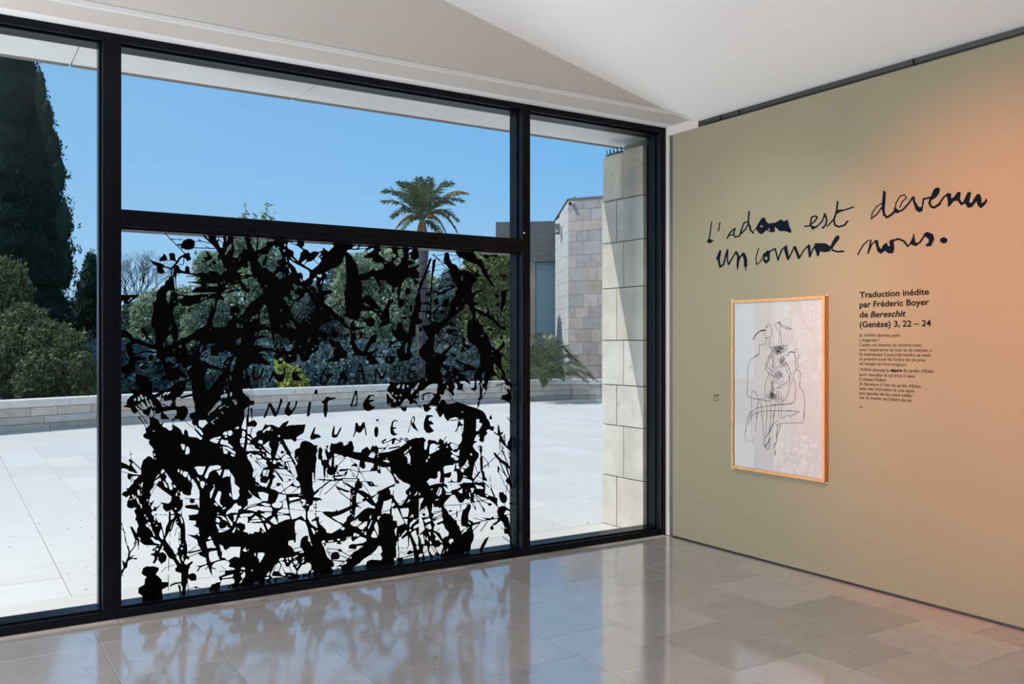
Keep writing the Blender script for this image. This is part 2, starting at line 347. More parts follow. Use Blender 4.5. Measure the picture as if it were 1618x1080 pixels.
# ------------------------------------------------------------------ vinyl artwork on the large lower pane (rasterised outlines -> contour mesh)
VK = 162 / 1618.0
def poly_mask(pts, shape):
    xs = [p[0] for p in pts]; ys = [p[1] for p in pts]
    x0 = max(0, int(min(xs)) - 1); x1 = min(shape[1], int(max(xs)) + 2); y0 = max(0, int(min(ys)) - 1); y1 = min(shape[0], int(max(ys)) + 2)
    if x1 <= x0 or y1 <= y0: return None
    gx = np.arange(x0, x1) + .5; gy = (np.arange(y0, y1) + .5)[:, None]; m = np.zeros((y1 - y0, x1 - x0), bool); n = len(pts)
    for i in range(n):
        ax, ay = pts[i]; bx, by = pts[(i + 1) % n]
        if ay == by: continue
        m ^= ((ay > gy) != (by > gy)) & (gx[None, :] < (bx - ax) * (gy - ay) / (by - ay) + ax)
    return y0, y1, x0, x1, m
def line_mask(pts, wd, shape):
    xs = [p[0] for p in pts]; ys = [p[1] for p in pts]; r = wd / 2 + 1
    x0 = max(0, int(min(xs) - r)); x1 = min(shape[1], int(max(xs) + r) + 1); y0 = max(0, int(min(ys) - r)); y1 = min(shape[0], int(max(ys) + r) + 1)
    if x1 <= x0 or y1 <= y0: return None
    gx = np.arange(x0, x1) + .5; gy = (np.arange(y0, y1) + .5)[:, None]; m = np.zeros((y1 - y0, x1 - x0), bool)
    for (ax, ay), (bx, by) in zip(pts, pts[1:]):
        dx, dy = bx - ax, by - ay; t = np.clip(((gx - ax) * dx + (gy - ay) * dy) / (dx * dx + dy * dy + 1e-9), 0, 1)
        m |= ((gx - ax - t * dx) ** 2 + (gy - ay - t * dy) ** 2) < (wd / 2) ** 2
    return y0, y1, x0, x1, m
def draw_op(B, tok, K, ox=0.0, oy=0.0, minw=1.1, S=2):
    k = tok[0]; i = 1; wd = None
    if k == 'L': wd = float(tok[1]) * K * S; i = 2
    pts = [tuple(float(a) for a in p.split(',')) for p in tok[i:]]
    if k in 'OQ':
        (cx_, cy_), (rx, ry) = pts
        if rx <= 0: return
        pts = [(cx_ + rx * math.cos(a), cy_ + ry * math.sin(a)) for a in np.linspace(0, 2 * PI, 14, endpoint=False)]
    pts = [((x * K + ox) * S, (y * K + oy) * S) for x, y in pts]
    r = line_mask(pts, max(wd, minw * S * 0.5 + 0.6), B.shape) if k == 'L' else poly_mask(pts, B.shape)
    if r is None: return
    y0, y1, x0, x1, m = r
    if k in 'HQ': B[y0:y1, x0:x1] &= ~m
    else: B[y0:y1, x0:x1] |= m
def contour(A, step, fx, name, m, parent, label=None):
    """marching squares over a boolean raster; fx maps arrays of (col,row) sample positions to local 3D points"""
    F = np.pad(A.astype(np.float32), 2)
    F = (F[:-2] + 2 * F[1:-1] + F[2:]) / 4; F = (F[:, :-2] + 2 * F[:, 1:-1] + F[:, 2:]) / 4     # pads back to +1 ring
    I = F > 0.5; H_, W_ = F.shape
    cnt = I[:-1, :-1].astype(np.int8) + I[:-1, 1:] + I[1:, 1:] + I[1:, :-1]
    V = []; idx = {}; faces = []
    def vid(key, x, y):
        q = idx.get(key)
        if q is None: q = idx[key] = len(V); V.append((x, y))
        return q
    full = cnt == 4
    for r in range(H_ - 1):                                       # runs of full cells -> one quad each
        row = full[r]
        if not row.any(): continue
        d = np.diff(np.concatenate(([0], row.view(np.int8), [0]))); st = np.where(d == 1)[0]; en = np.where(d == -1)[0]
        for a, b_ in zip(st, en):
            a = int(a); b_ = int(b_)
            faces.append((vid((a, r), a, r), vid((b_, r), b_, r), vid((b_, r + 1), b_, r + 1), vid((a, r + 1), a, r + 1)))
    rr, cc = np.where((cnt > 0) & (cnt < 4))
    for r, c in zip(rr.tolist(), cc.tolist()):
        cs = ((c, r), (c + 1, r), (c + 1, r + 1), (c, r + 1)); f = []
        for q in range(4):
            (xa, ya), (xb, yb) = cs[q], cs[(q + 1) % 4]; va = F[ya, xa]; vb = F[yb, xb]
            if va > 0.5: f.append(vid((xa, ya), xa, ya))
            if (va > 0.5) != (vb > 0.5):
                t = float((0.5 - va) / (vb - va)); key = ('e', min(xa, xb), min(ya, yb), xa == xb)
                f.append(vid(key, xa + (xb - xa) * t, ya + (yb - ya) * t))
        if len(f) > 2: faces.append(tuple(f))
    if not faces: return None
    P = np.array(V, dtype=np.float64) - 0.5                         # raster sample position (cell centres at +.5, ring offset 1)
    co = fx(P[:, 0], P[:, 1])
    me = bpy.data.meshes.new(name); me.from_pydata(co.tolist(), [], faces); me.materials.append(m); me.update()
    return link(name, me, parent, label=label)
_f = np.array(FW); _r = np.array(RT); _z = np.array((0, 0, 1.0))
def to_plane(px_, py_, axis, val, org):
    d = _f[None] + _r[None] * ((px_ - CX) / FPX)[:, None] + _z[None] * ((HY - py_) / FPX)[:, None]
    o = np.array((0, 0, EYE)); t = (val - o[axis]) / d[:, axis]; return o + d * t[:, None] - np.array(org)

# tracing data: tile origin lines (T), polygons (P), holes (H), strokes (L), ellipses (O, Q), one letter per G
FILM = """
T 188 362 C
L 14 720,60 1040,385
L 12 815,155 1010,165
P 990,225 1015,180 1085,148 1150,155 1200,195 1200,250 1165,310 1085,328 1030,315 985,265
P 905,235 1000,225 1010,330 960,275
H 945,245 975,255 985,285 960,262
L 12 1190,190 1300,187 1430,220
L 10 1243,145 1300,190
L 14 1180,292 1510,303
L 8 1350,255 1430,300
L 30 1330,95 1540,290
P 1390,95 1560,95 1530,150 1560,200 1618,290 1618,420 1590,440 1545,330 1500,270 1440,190
L 26 1590,130 1550,200
P 1560,400 1618,380 1618,660 1590,600 1560,480
P 460,468 560,510 680,543 725,580 820,606 835,640 735,605 600,592 540,550
P 595,602 690,590 700,640 732,680 670,707 600,680
P 632,507 655,440 690,425 703,382 735,400 767,470 745,497
L 10 760,490 850,492
P 785,385 830,368 885,385 892,470 920,520 880,508 850,490 810,495
L 34 915,530 960,450 1040,405
P 1040,385 1110,363 1125,430 1145,475 1075,507 1050,460 1015,460
L 12 1020,460 1022,540 1000,562 950,550
L 30 830,622 880,562 930,505
L 22 838,620 825,745
P 870,580 945,560 915,700 900,780 910,960 920,1079 850,1079 845,760
H 868,700 878,760 890,860 900,960 905,1060 885,1060 880,900 866,780
P 790,745 850,740 875,900 830,980 850,1079 815,1079 812,960 790,968 745,1010 750,1079 600,1079 588,1000 640,940 660,900 718,880 735,815 790,780
P 900,560 950,590 970,640 1040,665 1045,600 1075,570 1110,600 1115,650 1125,690 1290,708 1300,742 1120,715 970,690 940,707 905,660
L 14 1070,740 1300,747
L 6 740,743 800,750
P 1345,325 1400,350 1460,420 1485,460 1400,500 1370,515 1200,562 1200,543 1310,520 1370,480 1310,447 1400,430 1380,370
O 1505,530 34,32
L 9 1330,670 1440,590 1470,500 1530,470 1618,500
O 1435,570 20,20
P 1260,690 1330,680 1400,700 1430,660 1540,665 1618,680 1618,1079 1140,1079 1160,960 1200,930 1300,900 1285,860 1100,843 1055,828 1290,825 1290,740 1250,700
H 1375,850 1560,862 1550,905 1400,893
H 1540,670 1618,672 1618,690 1560,685
Q 1385,915 14,10
L 14 905,955 970,992 1140,990
P 950,1030 1060,1040 1140,1079 1000,1062
P 40,1030 285,1036 240,1060 150,1079 40,1079
L 12 255,1085 325,1038
T 346 362 F
H 0,130 60,120 75,190 50,260 70,290 20,290 0,240
L 12 0,165 75,225
H 110,125 140,125 130,190 110,178
H 165,240 200,222 190,320 145,340 110,402 88,395 120,340 130,290
H 240,140 390,140 430,200 440,290 460,315 430,322 400,300 370,320 370,365 320,390 300,445 220,440 240,350 240,300 220,240
L 8 268,140 288,250
L 6 345,150 330,300
L 6 300,150 312,260
H 500,160 600,150 590,340 560,330 500,220
H 620,160 760,165 750,250 700,290 615,325
H 760,168 870,175 868,190 800,190 792,218 778,190
H 788,328 870,258 887,268 805,332
H 880,280 940,310 985,400 990,470 960,470 930,490 925,540 978,570 960,585 870,580 910,600 900,630 850,692 740,610 690,610 620,500 610,470 680,400 740,400 770,400 800,340
P 735,405 772,430 742,560 690,592 682,540 715,470
H 920,262 957,300 943,302 915,280
H 1025,233 1050,235 1062,265 1035,262
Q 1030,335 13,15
H 1048,430 1070,465 1060,477 1048,450
Q 1070,500 10,12
H 1060,560 1083,565 1076,602 1060,597
H 1100,610 1115,618 1141,680 1125,687
H 1095,690 1110,690 1132,717 1115,722 1095,710
H 1105,195 1150,225 1250,270 1330,335 1290,370 1270,460 1255,502 1180,430 1180,350 1090,300 1075,250
H 1142,200 1242,200 1225,237 1170,225
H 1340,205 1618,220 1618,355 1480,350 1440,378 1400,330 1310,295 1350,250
H 1132,435 1200,492 1195,507 1135,455
H 1108,475 1167,515 1130,545 1110,505
H 1140,545 1170,520 1300,590 1400,640 1432,680 1420,760 1350,812 1318,790 1330,740 1300,680 1240,692 1200,600
H 1298,530 1370,475 1387,480 1340,562
H 1350,560 1385,520 1470,500 1490,480 1618,430 1618,510 1570,560 1470,642 1350,572
L 10 1495,478 1580,558
H 1503,470 1600,370 1618,380 1540,470
L 12 1385,600 1460,655
H 1270,790 1285,783 1328,820 1312,828
H 1540,720 1618,710 1618,748 1570,755
H 1490,790 1530,755 1540,790 1530,850 1550,930 1575,1000 1550,1005 1530,940 1490,900 1438,890 1480,850
H 1160,870 1195,858 1232,900 1215,972 1190,940
H 1235,880 1257,900 1245,950
H 1265,880 1290,890 1327,930 1310,942 1270,910
H 1130,950 1170,970 1220,1010 1268,1050 1250,1079 1110,1079 1150,1040 1130,1000
L 10 1200,1000 1225,1079
H 1380,982 1440,1060 1450,1079 1320,1079 1350,1030
Q 1415,915 12,8
Q 1415,955 10,8
Q 1465,985 12,10
H 1535,1010 1552,1010 1545,1062 1530,1062
H 885,720 970,658 1017,740 960,802 943,802 940,770
Q 1040,735 8,25
H 0,470 30,480 70,570 60,620 100,610 130,660 50,680 50,712 0,712
L 12 0,610 130,668
L 8 0,665 60,655
H 220,480 252,520 235,522
Q 320,490 9,8
Q 330,455 9,8
Q 630,400 13,12
H 440,530 490,508 492,525 460,545
H 450,560 490,545 492,560 465,572
H 300,640 380,588 397,605 340,640 500,578 497,640 530,690 510,720 430,700 400,730 328,715 400,685 288,680
L 8 300,690 440,690
H 345,760 420,740 400,762 350,775
H 345,790 430,780 540,740 560,790 600,762 612,830 650,880 640,920 690,930 692,1000 650,1050 600,1079 450,1079 470,990 500,960 440,930 415,870 380,850
L 8 560,935 640,900
L 8 500,1079 560,930
L 8 600,1079 625,960
L 7 470,830 480,940
H 60,1050 180,1000 350,950 420,990 440,1079 50,1079
L 8 315,1079 370,975
H 105,910 130,880 200,890 320,858 342,890 260,930 350,910 350,935 220,960 130,980 68,1002 100,960 200,930 200,915 110,920
Q 745,895 20,18
Q 45,850 15,10
Q 85,830 12,12
Q 275,825 15,12
Q 165,860 18,8
T 504 362 F
H 0,225 215,235 235,270 150,352 70,290 50,298 70,320 0,360
H 0,370 35,368 20,400 0,420
Q 42,428 12,12
H 0,435 20,450 37,500 0,540
H 430,345 480,320 600,325 740,305 730,350 830,300 875,310 840,340 730,420 705,380 708,450 850,455 840,490 785,510 850,503 900,530 1000,530 1030,580 1010,622 920,648 880,642 865,598 850,630 780,670 720,702 650,700 640,742 630,700 605,580 600,530 560,500 510,410
H 518,295 570,258 627,262 600,302 540,307
H 630,290 670,270 782,275 770,292 640,304
H 932,370 1010,315 1140,300 1165,340 1165,380 1222,400 1210,430 1190,460 1175,440 1140,420 1150,490 1100,517 1060,490 980,420
H 940,300 1000,287 1150,300 1010,305
H 1172,490 1200,500 1245,438 1280,460 1302,500 1270,550 1215,592 1190,560
H 1238,320 1310,313 1345,380 1330,442 1280,450 1245,400
H 1398,385 1425,325 1477,320 1462,350 1425,375
H 1383,490 1420,460 1415,410 1435,383 1450,460 1500,490 1590,450 1618,440 1618,530 1550,560 1420,617 1403,600 1400,575 1500,540 1512,520 1440,490
H 1553,320 1618,325 1618,445 1590,440 1585,380
H 1530,625 1618,555 1618,690 1590,690
H 1585,700 1618,690 1618,790 1590,770
H 1508,773 1618,785 1618,812 1560,812
L 8 1540,570 1618,540
L 8 1570,600 1618,590
H 1018,520 1087,525 1050,547
H 95,690 190,628 290,600 380,520 390,460 400,408 415,430 437,870 400,1000 395,1079 180,1079 235,985 160,960 110,960 50,968 50,920 85,790 130,740 120,700
L 10 103,785 192,965
P 30,975 100,970 170,955 228,985 200,1018 40,1020
P 385,885 435,862 435,900
H 65,1050 180,1025 192,1040 140,1079 60,1079
H 0,720 50,708 30,762 0,750
H 20,850 50,800 40,870 20,880
H 665,815 800,790 800,760 850,743 890,780 920,850 965,960 962,805 1060,802 1060,840 1150,900 1155,960 1130,1079 820,1079 780,1040 735,1010 690,930
L 10 680,890 830,1060
H 690,980 710,948 740,1010 762,1030 730,1062 690,1079 680,1030
H 1188,920 1252,908 1230,1005 1200,980
H 1140,1079 1180,1000 1237,1010 1240,1079
H 1330,830 1350,790 1420,748 1490,790 1530,900 1560,850 1592,870 1560,960 1520,1079 1258,1079 1300,960 1298,910
O 1402,975 45,55
L 8 1398,890 1402,940
L 10 1490,790 1562,960
L 8 1435,1010 1450,1079
T 662 362 C
O 440,400 40,38
P 400,420 480,420 490,480 525,540 590,560 640,650 700,635 780,660 860,700 920,690 965,740 890,765 940,780 860,860 830,930 840,1000 850,1079 510,1079 560,1000 610,930 560,830 480,640 430,560 385,500 390,470
P 575,350 860,365 930,460 990,480 1030,560 1040,610 1080,640 1082,700 1110,760 1180,880 1188,922 1120,850 1050,750 1000,690 985,640 930,560 850,540 700,470 620,430 590,390
L 16 700,500 780,610 880,690 1060,750
L 14 1060,740 1180,742 1380,720 1500,715
P 1310,800 1340,740 1390,708 1372,752
L 10 975,890 1060,790
L 10 1165,825 1235,740
P 890,690 945,628 955,640 930,695
L 14 940,370 1010,430
P 980,400 1010,412 1235,400 1248,432 1100,425 1090,470 1000,432
O 225,400 14,10
L 10 225,405 430,560
L 10 230,405 480,660 560,870
L 6 230,420 400,400 640,420
L 7 640,420 636,600
L 8 0,560 200,480
L 8 0,650 420,530 640,440
L 7 0,700 410,620
L 10 640,590 760,470
P 165,460 203,460 150,620 90,780 40,920 20,975 0,990 0,860 60,760 120,600
P 215,490 270,455 245,640 230,700 212,820 205,1079 170,1079 190,860 205,640
L 16 360,710 470,672 570,790
L 8 230,905 440,700
L 8 290,960 510,740
L 22 300,950 400,905 560,890
L 30 380,1000 570,900
L 14 0,930 180,930
O 260,1010 60,45
L 25 240,1060 420,960
L 20 100,1040 160,1062 280,1010
L 10 0,760 90,720
P 850,1079 850,1020 930,960 1000,950 1000,975 900,1020 880,1079
L 8 860,880 870,1020
L 8 1210,800 1290,1060
P 1300,980 1360,950 1405,970 1370,1000 1372,1079 1290,1079
O 1225,1020 22,40
H 663,740 690,738 686,822 665,800
Q 605,930 10,12
T 188 462 C
P 30,35 290,33 330,38 180,150 145,187 100,172 30,240
H 130,143 197,75 217,80 155,132
H 35,170 60,118 92,160 40,225
L 10 80,190 120,400 172,612
P 30,590 120,593 170,640 230,710 330,740 440,795 540,820 600,800 600,900 510,880 430,850 240,800 200,830 220,900 240,1000 250,1079 150,1079 140,960 93,840 130,790 190,780 140,710 30,712
P 335,570 382,543 450,620 450,680 555,790 540,812 445,710 448,782 435,780 430,700
L 12 240,800 225,910
L 8 235,910 420,872
L 22 240,972 400,930 520,922
L 12 400,930 605,955
L 12 300,1010 390,940
O 505,1020 40,38
P 250,1040 345,1010 440,1033 430,1062 260,1079
P 590,0 750,0 750,100 780,180 800,120 815,0 940,0 925,120 940,180 915,210 870,230 850,280 870,420 900,480 930,560 935,700 925,780 980,712 1080,700 1160,640 1240,580 1330,540 1380,500 1400,420 1430,300 1470,180 1500,110 1580,100 1540,200 1530,300 1480,440 1480,540 1618,550 1618,1079 580,1079 600,940 560,800 580,750 560,560 510,540 500,440 530,360 540,280 530,160 590,120
H 780,560 830,500 842,512 815,605 790,590
H 748,720 825,648 852,740 832,812 768,827
H 700,800 722,758 726,850 708,862
Q 770,837 12,8
H 720,1062 820,1008 888,1030 870,1079 740,1079
H 855,908 880,875 884,910 840,922
H 935,840 985,820 992,840 960,892 955,855
Q 968,945 17,12
H 1050,820 1150,760 1220,750 1200,830 1140,880 1100,870 1150,940 1162,985 1100,970 1085,900
H 1225,790 1265,758 1282,780 1240,845 1225,830
Q 1210,885 9,14
H 1290,850 1320,820 1327,850 1290,950 1275,940 1275,880
H 1370,850 1430,793 1515,810 1500,830 1430,850
H 1300,960 1360,920 1420,860 1450,900 1440,990 1510,1040 1560,1030 1618,980 1618,1079 1300,1079 1265,1030
L 10 1300,1060 1370,920
H 1590,920 1618,915 1618,960 1590,950
P 940,28 1060,45 1140,45 1618,0 1618,70 1560,110 1480,90 1330,120 1280,165 1200,180 1140,210 1050,218 1000,205 960,160 925,130 920,0
H 930,60 960,50 1022,60 1000,90 918,112
L 12 1050,230 922,412
L 10 922,412 1100,300 1140,220 1090,290 1100,312 1180,240 1290,150
L 8 1290,170 1215,285
L 8 1300,255 1440,270
L 13 1410,340 1320,370 1295,400 1390,402 1430,370
L 9 1400,420 1200,595
L 8 1530,290 1618,290
L 10 1480,418 1618,430
L 8 1485,462 1618,460
L 12 935,195 900,300 880,420
L 10 1410,120 1345,235
H 1285,105 1330,68 1335,85 1290,117
H 1342,97 1380,68 1385,85 1350,102
Q 1425,45 15,10
Q 1435,577 13,12
Q 875,142 14,15
Q 855,80 10,10
H 1490,130 1510,118 1505,220 1490,240
T 346 462 F
H 50,0 700,0 600,90 510,160 420,240 400,300 355,350 300,360 300,200 260,210 180,230 170,280 200,325 150,350 210,370 205,420 150,432 110,530 40,552 0,540 0,110 80,120 95,110 40,40
P 180,230 300,200 335,260 320,345 290,350 230,322 190,290
L 10 0,290 190,295
L 10 0,440 170,432
L 8 100,355 180,357
L 10 280,60 310,240
L 10 350,0 260,220
L 10 440,20 330,260
L 10 462,30 345,330
L 8 520,0 470,200
L 8 600,0 560,110
Q 265,340 13,18
Q 300,375 10,20
Q 430,440 10,8
Q 355,410 9,8
H 485,440 540,370 600,340 622,325 615,370 592,422 555,395 510,462
H 628,290 645,262 652,290 640,307
H 660,290 700,178 748,210 770,260 780,370 803,490 790,500 655,490 645,400 650,330
L 12 750,240 700,400
L 9 650,397 790,400
H 650,508 800,518 807,542 720,516
Q 590,510 12,8
H 640,600 700,588 812,595 830,660 862,800 850,812 810,800 840,815 882,820 850,882 740,872 700,862 680,850 690,820 640,840 620,852 603,750 620,720 690,715 765,690 700,668 630,680 623,660
L 14 640,840 665,790
H 870,790 880,680 920,633 982,690 970,740 880,820
H 560,650 580,618 607,625 602,692 570,680
H 580,750 597,740 592,832 563,832 570,790
H 890,850 1000,710 1080,698 1100,740 1132,760 1110,800 1100,820 1182,820 1150,880 1120,922 1060,917 1030,850 1000,810 990,790 910,880 870,912 850,900
L 8 1032,700 860,900
L 10 1132,760 1075,870
H 1160,770 1190,728 1212,740 1200,790 1170,800 1170,860 1130,912 1118,900 1160,790
H 1008,85 1060,58 1110,110 1172,140 1140,200 1110,222 1080,190 1060,140
H 1130,0 1260,40 1268,70 1170,112 1130,50
H 1130,270 1170,190 1210,110 1240,150 1340,60 1370,0 1410,0 1450,80 1460,130 1530,230 1500,290 1410,340 1400,410 1350,380 1310,440 1260,480 1200,430 1160,340
L 12 1465,115 1200,412
L 12 1502,168 1250,462
L 10 1370,250 1460,302
L 12 1400,280 1350,392
L 9 1532,218 1440,332
L 8 1480,200 1500,300
Q 1268,490 12,10
Q 1380,440 12,15
H 1400,470 1440,448 1432,492 1410,492
H 1400,402 1452,388 1430,422
H 1470,360 1502,318 1503,350 1480,372
H 968,260 1000,278 1002,302 975,290
H 958,530 990,498 1018,530 990,575 970,562
H 1060,490 1130,490 1110,420 1180,490 1227,570 1200,572 1160,542 1080,542
L 8 1100,552 1145,485
H 273,500 300,480 320,520 320,562 280,552
Q 360,530 14,35
H 273,760 300,740 347,708 347,780 312,832 275,812
H 1428,680 1452,678 1442,730 1412,785 1400,770
Q 1248,705 11,14
Q 1275,850 13,8
Q 1535,835 27,20
H 1558,660 1580,670 1618,760 1618,880 1575,860 1600,780 1570,740
H 1573,560 1618,528 1618,602 1580,592
H 1460,880 1497,873 1482,907 1465,902
H 1308,940 1392,940 1350,952
H 1488,950 1550,908 1618,920 1618,1079 1398,1079 1430,1010
H 1228,968 1272,980 1282,1079 1198,1079 1230,1030
H 618,940 740,920 860,930 912,980 860,1010 870,1079 780,1079 678,1020 710,990 760,1000 720,970 640,960
P 720,925 762,920 750,972
L 8 770,972 832,920
L 8 815,985 862,930
H 938,1040 1000,1010 1022,1030 980,1079 950,1070
H 1038,1040 1130,978 1142,1020 1110,1079 1028,1079
Q 965,915 9,15
H 930,880 982,848 960,882
Q 1000,860 10,18
H 0,920 30,960 120,898 142,920 80,970 170,928 182,980 232,958 190,1010 150,1079 0,1079
H 240,1000 267,998 267,1079 198,1079
T 504 462 C
P 395,0 690,0 680,80 740,40 800,50 880,120 960,240 1005,310 960,400 870,300 780,285 700,285 655,300 645,400 700,420 600,440 480,412 410,370 420,200
H 680,150 792,190 792,222 730,200
H 855,258 942,270 952,292 880,280
H 930,318 992,330 980,352
H 672,20 700,30 720,70 690,100
P 1000,310 1060,210 1090,120 1170,100 1175,140 1110,210 1115,480 1050,520 918,557 1000,440 960,420
L 20 1110,110 1135,0
L 8 905,480 960,420
O 810,465 80,76
L 12 770,290 790,390
P 590,400 740,398 760,470 700,462 590,442
H 610,415 708,420 695,436 630,432
P 540,430 560,450 560,530 620,545 745,545 640,582 570,600 590,690 600,750 560,780 640,900 700,930 720,870 820,700 870,650 915,650 905,740 890,790 840,802 790,880 770,940 820,940 920,868 942,902 850,962 840,1079 770,1079 770,1010 560,990 540,900 470,850 500,700 490,520
Q 545,630 13,32
H 640,760 690,730 782,740 750,800 700,860 650,872 640,800
L 8 690,740 668,862
Q 568,758 10,10
L 16 620,720 700,700 785,710
P 635,705 650,630 690,608 702,650 660,712
L 6 745,560 710,700
L 9 818,650 822,720
P 0,0 200,0 100,110 78,160 200,240 260,320 330,350 370,410 430,490 480,530 480,572 400,550 350,470 280,430 200,440 100,490 0,522
H 65,62 150,28 192,24 90,92
Q 45,250 19,18
H 175,358 200,370 227,410 200,412
H 208,240 272,292 270,307 220,265
Q 318,360 14,30
L 20 200,242 280,178
L 14 320,143 350,180 400,290 390,450
L 10 250,230 375,415
L 10 115,480 215,605
L 10 180,450 255,592
L 9 85,500 165,625
L 26 390,520 490,570
O 250,655 66,60
P 390,705 470,635 482,680 400,722
L 8 350,480 348,720
L 9 380,540 410,665
P 0,590 100,620 180,670 220,760 300,760 400,880 452,940 450,1030 350,1052 250,1022 220,960 240,880 160,800 140,760 60,740 0,690
Q 145,730 25,28
Q 105,790 30,35
Q 195,892 35,44
Q 255,870 14,14
H 345,820 380,818 465,890 450,932 400,902
H 400,758 420,748 522,850 490,872
L 10 380,770 480,870
L 10 0,820 60,860 130,965
L 12 100,980 260,1025
L 8 58,850 130,1005
L 14 350,1050 460,1012 560,992
L 16 180,850 240,830
L 10 160,1030 250,1079
P 1120,500 1160,560 1210,600 1250,470 1290,458 1330,520 1340,600 1410,642 1430,500 1450,400 1490,300 1520,150 1520,80 1560,0 1618,0 1618,330 1580,440 1570,512 1530,500 1520,650 1565,650 1480,700 1460,820 1440,930 1470,960 1460,1020 1380,1072 1290,1030 1220,970 1230,900 1290,860 1300,820 1240,740 1180,680 1150,600
H 1370,540 1395,520 1415,560 1410,630 1355,600
L 12 1120,460 1230,560
L 8 1165,580 1215,612
L 18 1130,860 1240,850 1300,850
P 1068,892 1115,800 1098,760 1140,758 1150,780 1240,738 1250,762 1160,822
L 9 1145,1002 920,940 870,985
L 12 1180,1000 1190,930 1240,888
P 1240,0 1285,0 1270,90 1340,110 1352,170 1310,232 1260,240 1240,100
L 8 1255,230 1262,480
L 10 1270,230 1352,332
L 10 1330,110 1400,140 1450,172 1505,130
L 9 1440,0 1460,80 1525,112
O 1400,10 42,26
O 1360,400 28,30
P 1428,200 1472,200 1472,302 1440,292
L 20 1290,382 1340,392
O 1450,390 30,20
L 8 1410,300 1422,400
H 1362,140 1392,145 1370,162
Q 1310,770 10,15
H 1380,800 1402,788 1382,962 1365,962 1348,880
L 12 880,1052 1042,1020
O 1060,1050 18,40
P 1150,1000 1205,1000 1185,1079 1130,1079
L 14 1470,980 1562,1052
L 10 1480,962 1618,850
L 9 560,990 562,1022
L 12 950,560 985,612
T 662 462 C
P 570,0 940,0 880,40 860,100 870,150 940,150 952,190 880,210 890,240 970,280 1060,330 1090,285 1115,300 1110,342 1190,390 1200,420 1260,490 1340,550 1382,545 1362,602 1300,580 1220,510 1150,440 1040,370 960,350 900,290 890,340 900,420 940,440 960,490 1022,512 1010,600 1060,650 1100,680 1112,760 1150,840 1220,900 1260,880 1290,780 1330,768 1364,810 1330,862 1270,932 1380,1010 1480,1079 960,1079 960,990 920,880 880,830 830,810 780,760 760,700 760,520 790,440 840,420 850,350 800,270 780,200 730,190 690,270 620,320 540,390 480,430 430,520 360,570 290,640 250,660 240,780 230,880 240,930 320,960 420,900 500,830 590,780 625,790 540,832 500,880 440,950 410,1040 400,1079 60,1079 0,980 0,900 60,840 100,800 150,720 110,660 60,560 50,518 170,508 200,460 290,460 330,470 440,380 480,260 500,150 560,60
H 738,182 762,168 772,192
H 578,262 622,213 622,242 590,268
Q 698,125 11,10
Q 1000,680 17,18
Q 1160,925 16,12
Q 1160,995 13,12
Q 300,655 10,20
Q 295,740 15,10
P 465,470 510,458 560,488 592,542 500,522 430,482
P 408,600 480,570 592,578 592,602 500,642 480,662 450,622
L 10 590,590 760,642
L 10 360,635 480,640 700,702
L 8 480,700 660,752
L 8 500,652 700,722
P 670,740 700,698 742,720 720,800 832,860 720,932 680,942 650,930 690,840
L 18 850,822 760,900 700,912
L 8 740,832 850,808
L 8 750,760 800,782
H 700,880 760,870 735,900
L 12 620,330 785,442
P 588,370 640,388 672,430 650,452
L 8 640,310 750,382
L 10 690,280 765,342
L 10 920,440 962,370
L 10 980,480 1042,380
L 10 1020,500 1125,430
L 12 1050,530 1185,470
L 12 1020,602 1100,562
O 1125,585 42,18
L 12 1030,642 1112,628
O 1300,710 26,32
H 1270,860 1288,785 1310,775 1298,825
P 1290,0 1380,0 1362,170 1312,282 1290,302 1280,240 1300,120
O 1230,50 28,38
P 1208,190 1260,158 1282,200 1250,222
L 8 1260,200 1300,300
L 8 1230,0 1272,92
L 12 1310,285 1505,402
L 8 1280,300 1270,342
L 8 1240,320 1240,422
L 8 1500,720 1460,802
P 0,0 22,0 40,160 170,138 172,212 130,190 40,180 20,288 180,288 192,332 150,352 100,312 10,310 0,310
P 110,0 202,0 180,50 100,50
L 22 180,30 190,150 180,300
L 24 190,300 160,470
L 30 290,20 420,0
P 228,120 290,78 312,130 300,202 250,190
P 380,130 440,88 482,120 470,202 430,242 380,222 330,202 370,180
L 25 320,210 260,300 250,400
O 365,305 36,30
L 18 300,350 290,480
L 10 440,240 455,300
L 20 420,250 430,332
L 8 360,340 330,402
P 0,400 62,430 50,482 0,502
L 8 120,350 110,490
L 8 140,380 162,482
P 0,540 42,540 52,602 0,622
L 22 100,782 222,680
L 30 60,840 70,932
H 268,850 300,828 302,962 285,962
H 320,900 350,820 372,830 402,768 382,880 400,900 360,962 330,962
H 420,860 440,788 452,820 410,882
H 378,1022 442,960 430,992 390,1042
Q 510,790 10,10
Q 485,815 13,10
Q 240,1000 15,20
P 480,938 602,990 602,1012 520,992
L 12 920,960 950,1042
P 640,0 580,70 600,100 660,60
T 188 562 C
P 30,170 150,130 170,0 250,0 250,20 300,8 430,30 440,48 330,82 260,80 250,130 250,240 190,272 150,310 110,368 88,350 95,280 40,270
L 10 30,40 60,40 40,110
O 505,30 42,42
L 10 250,60 300,165
L 9 490,60 240,270
O 375,185 50,34
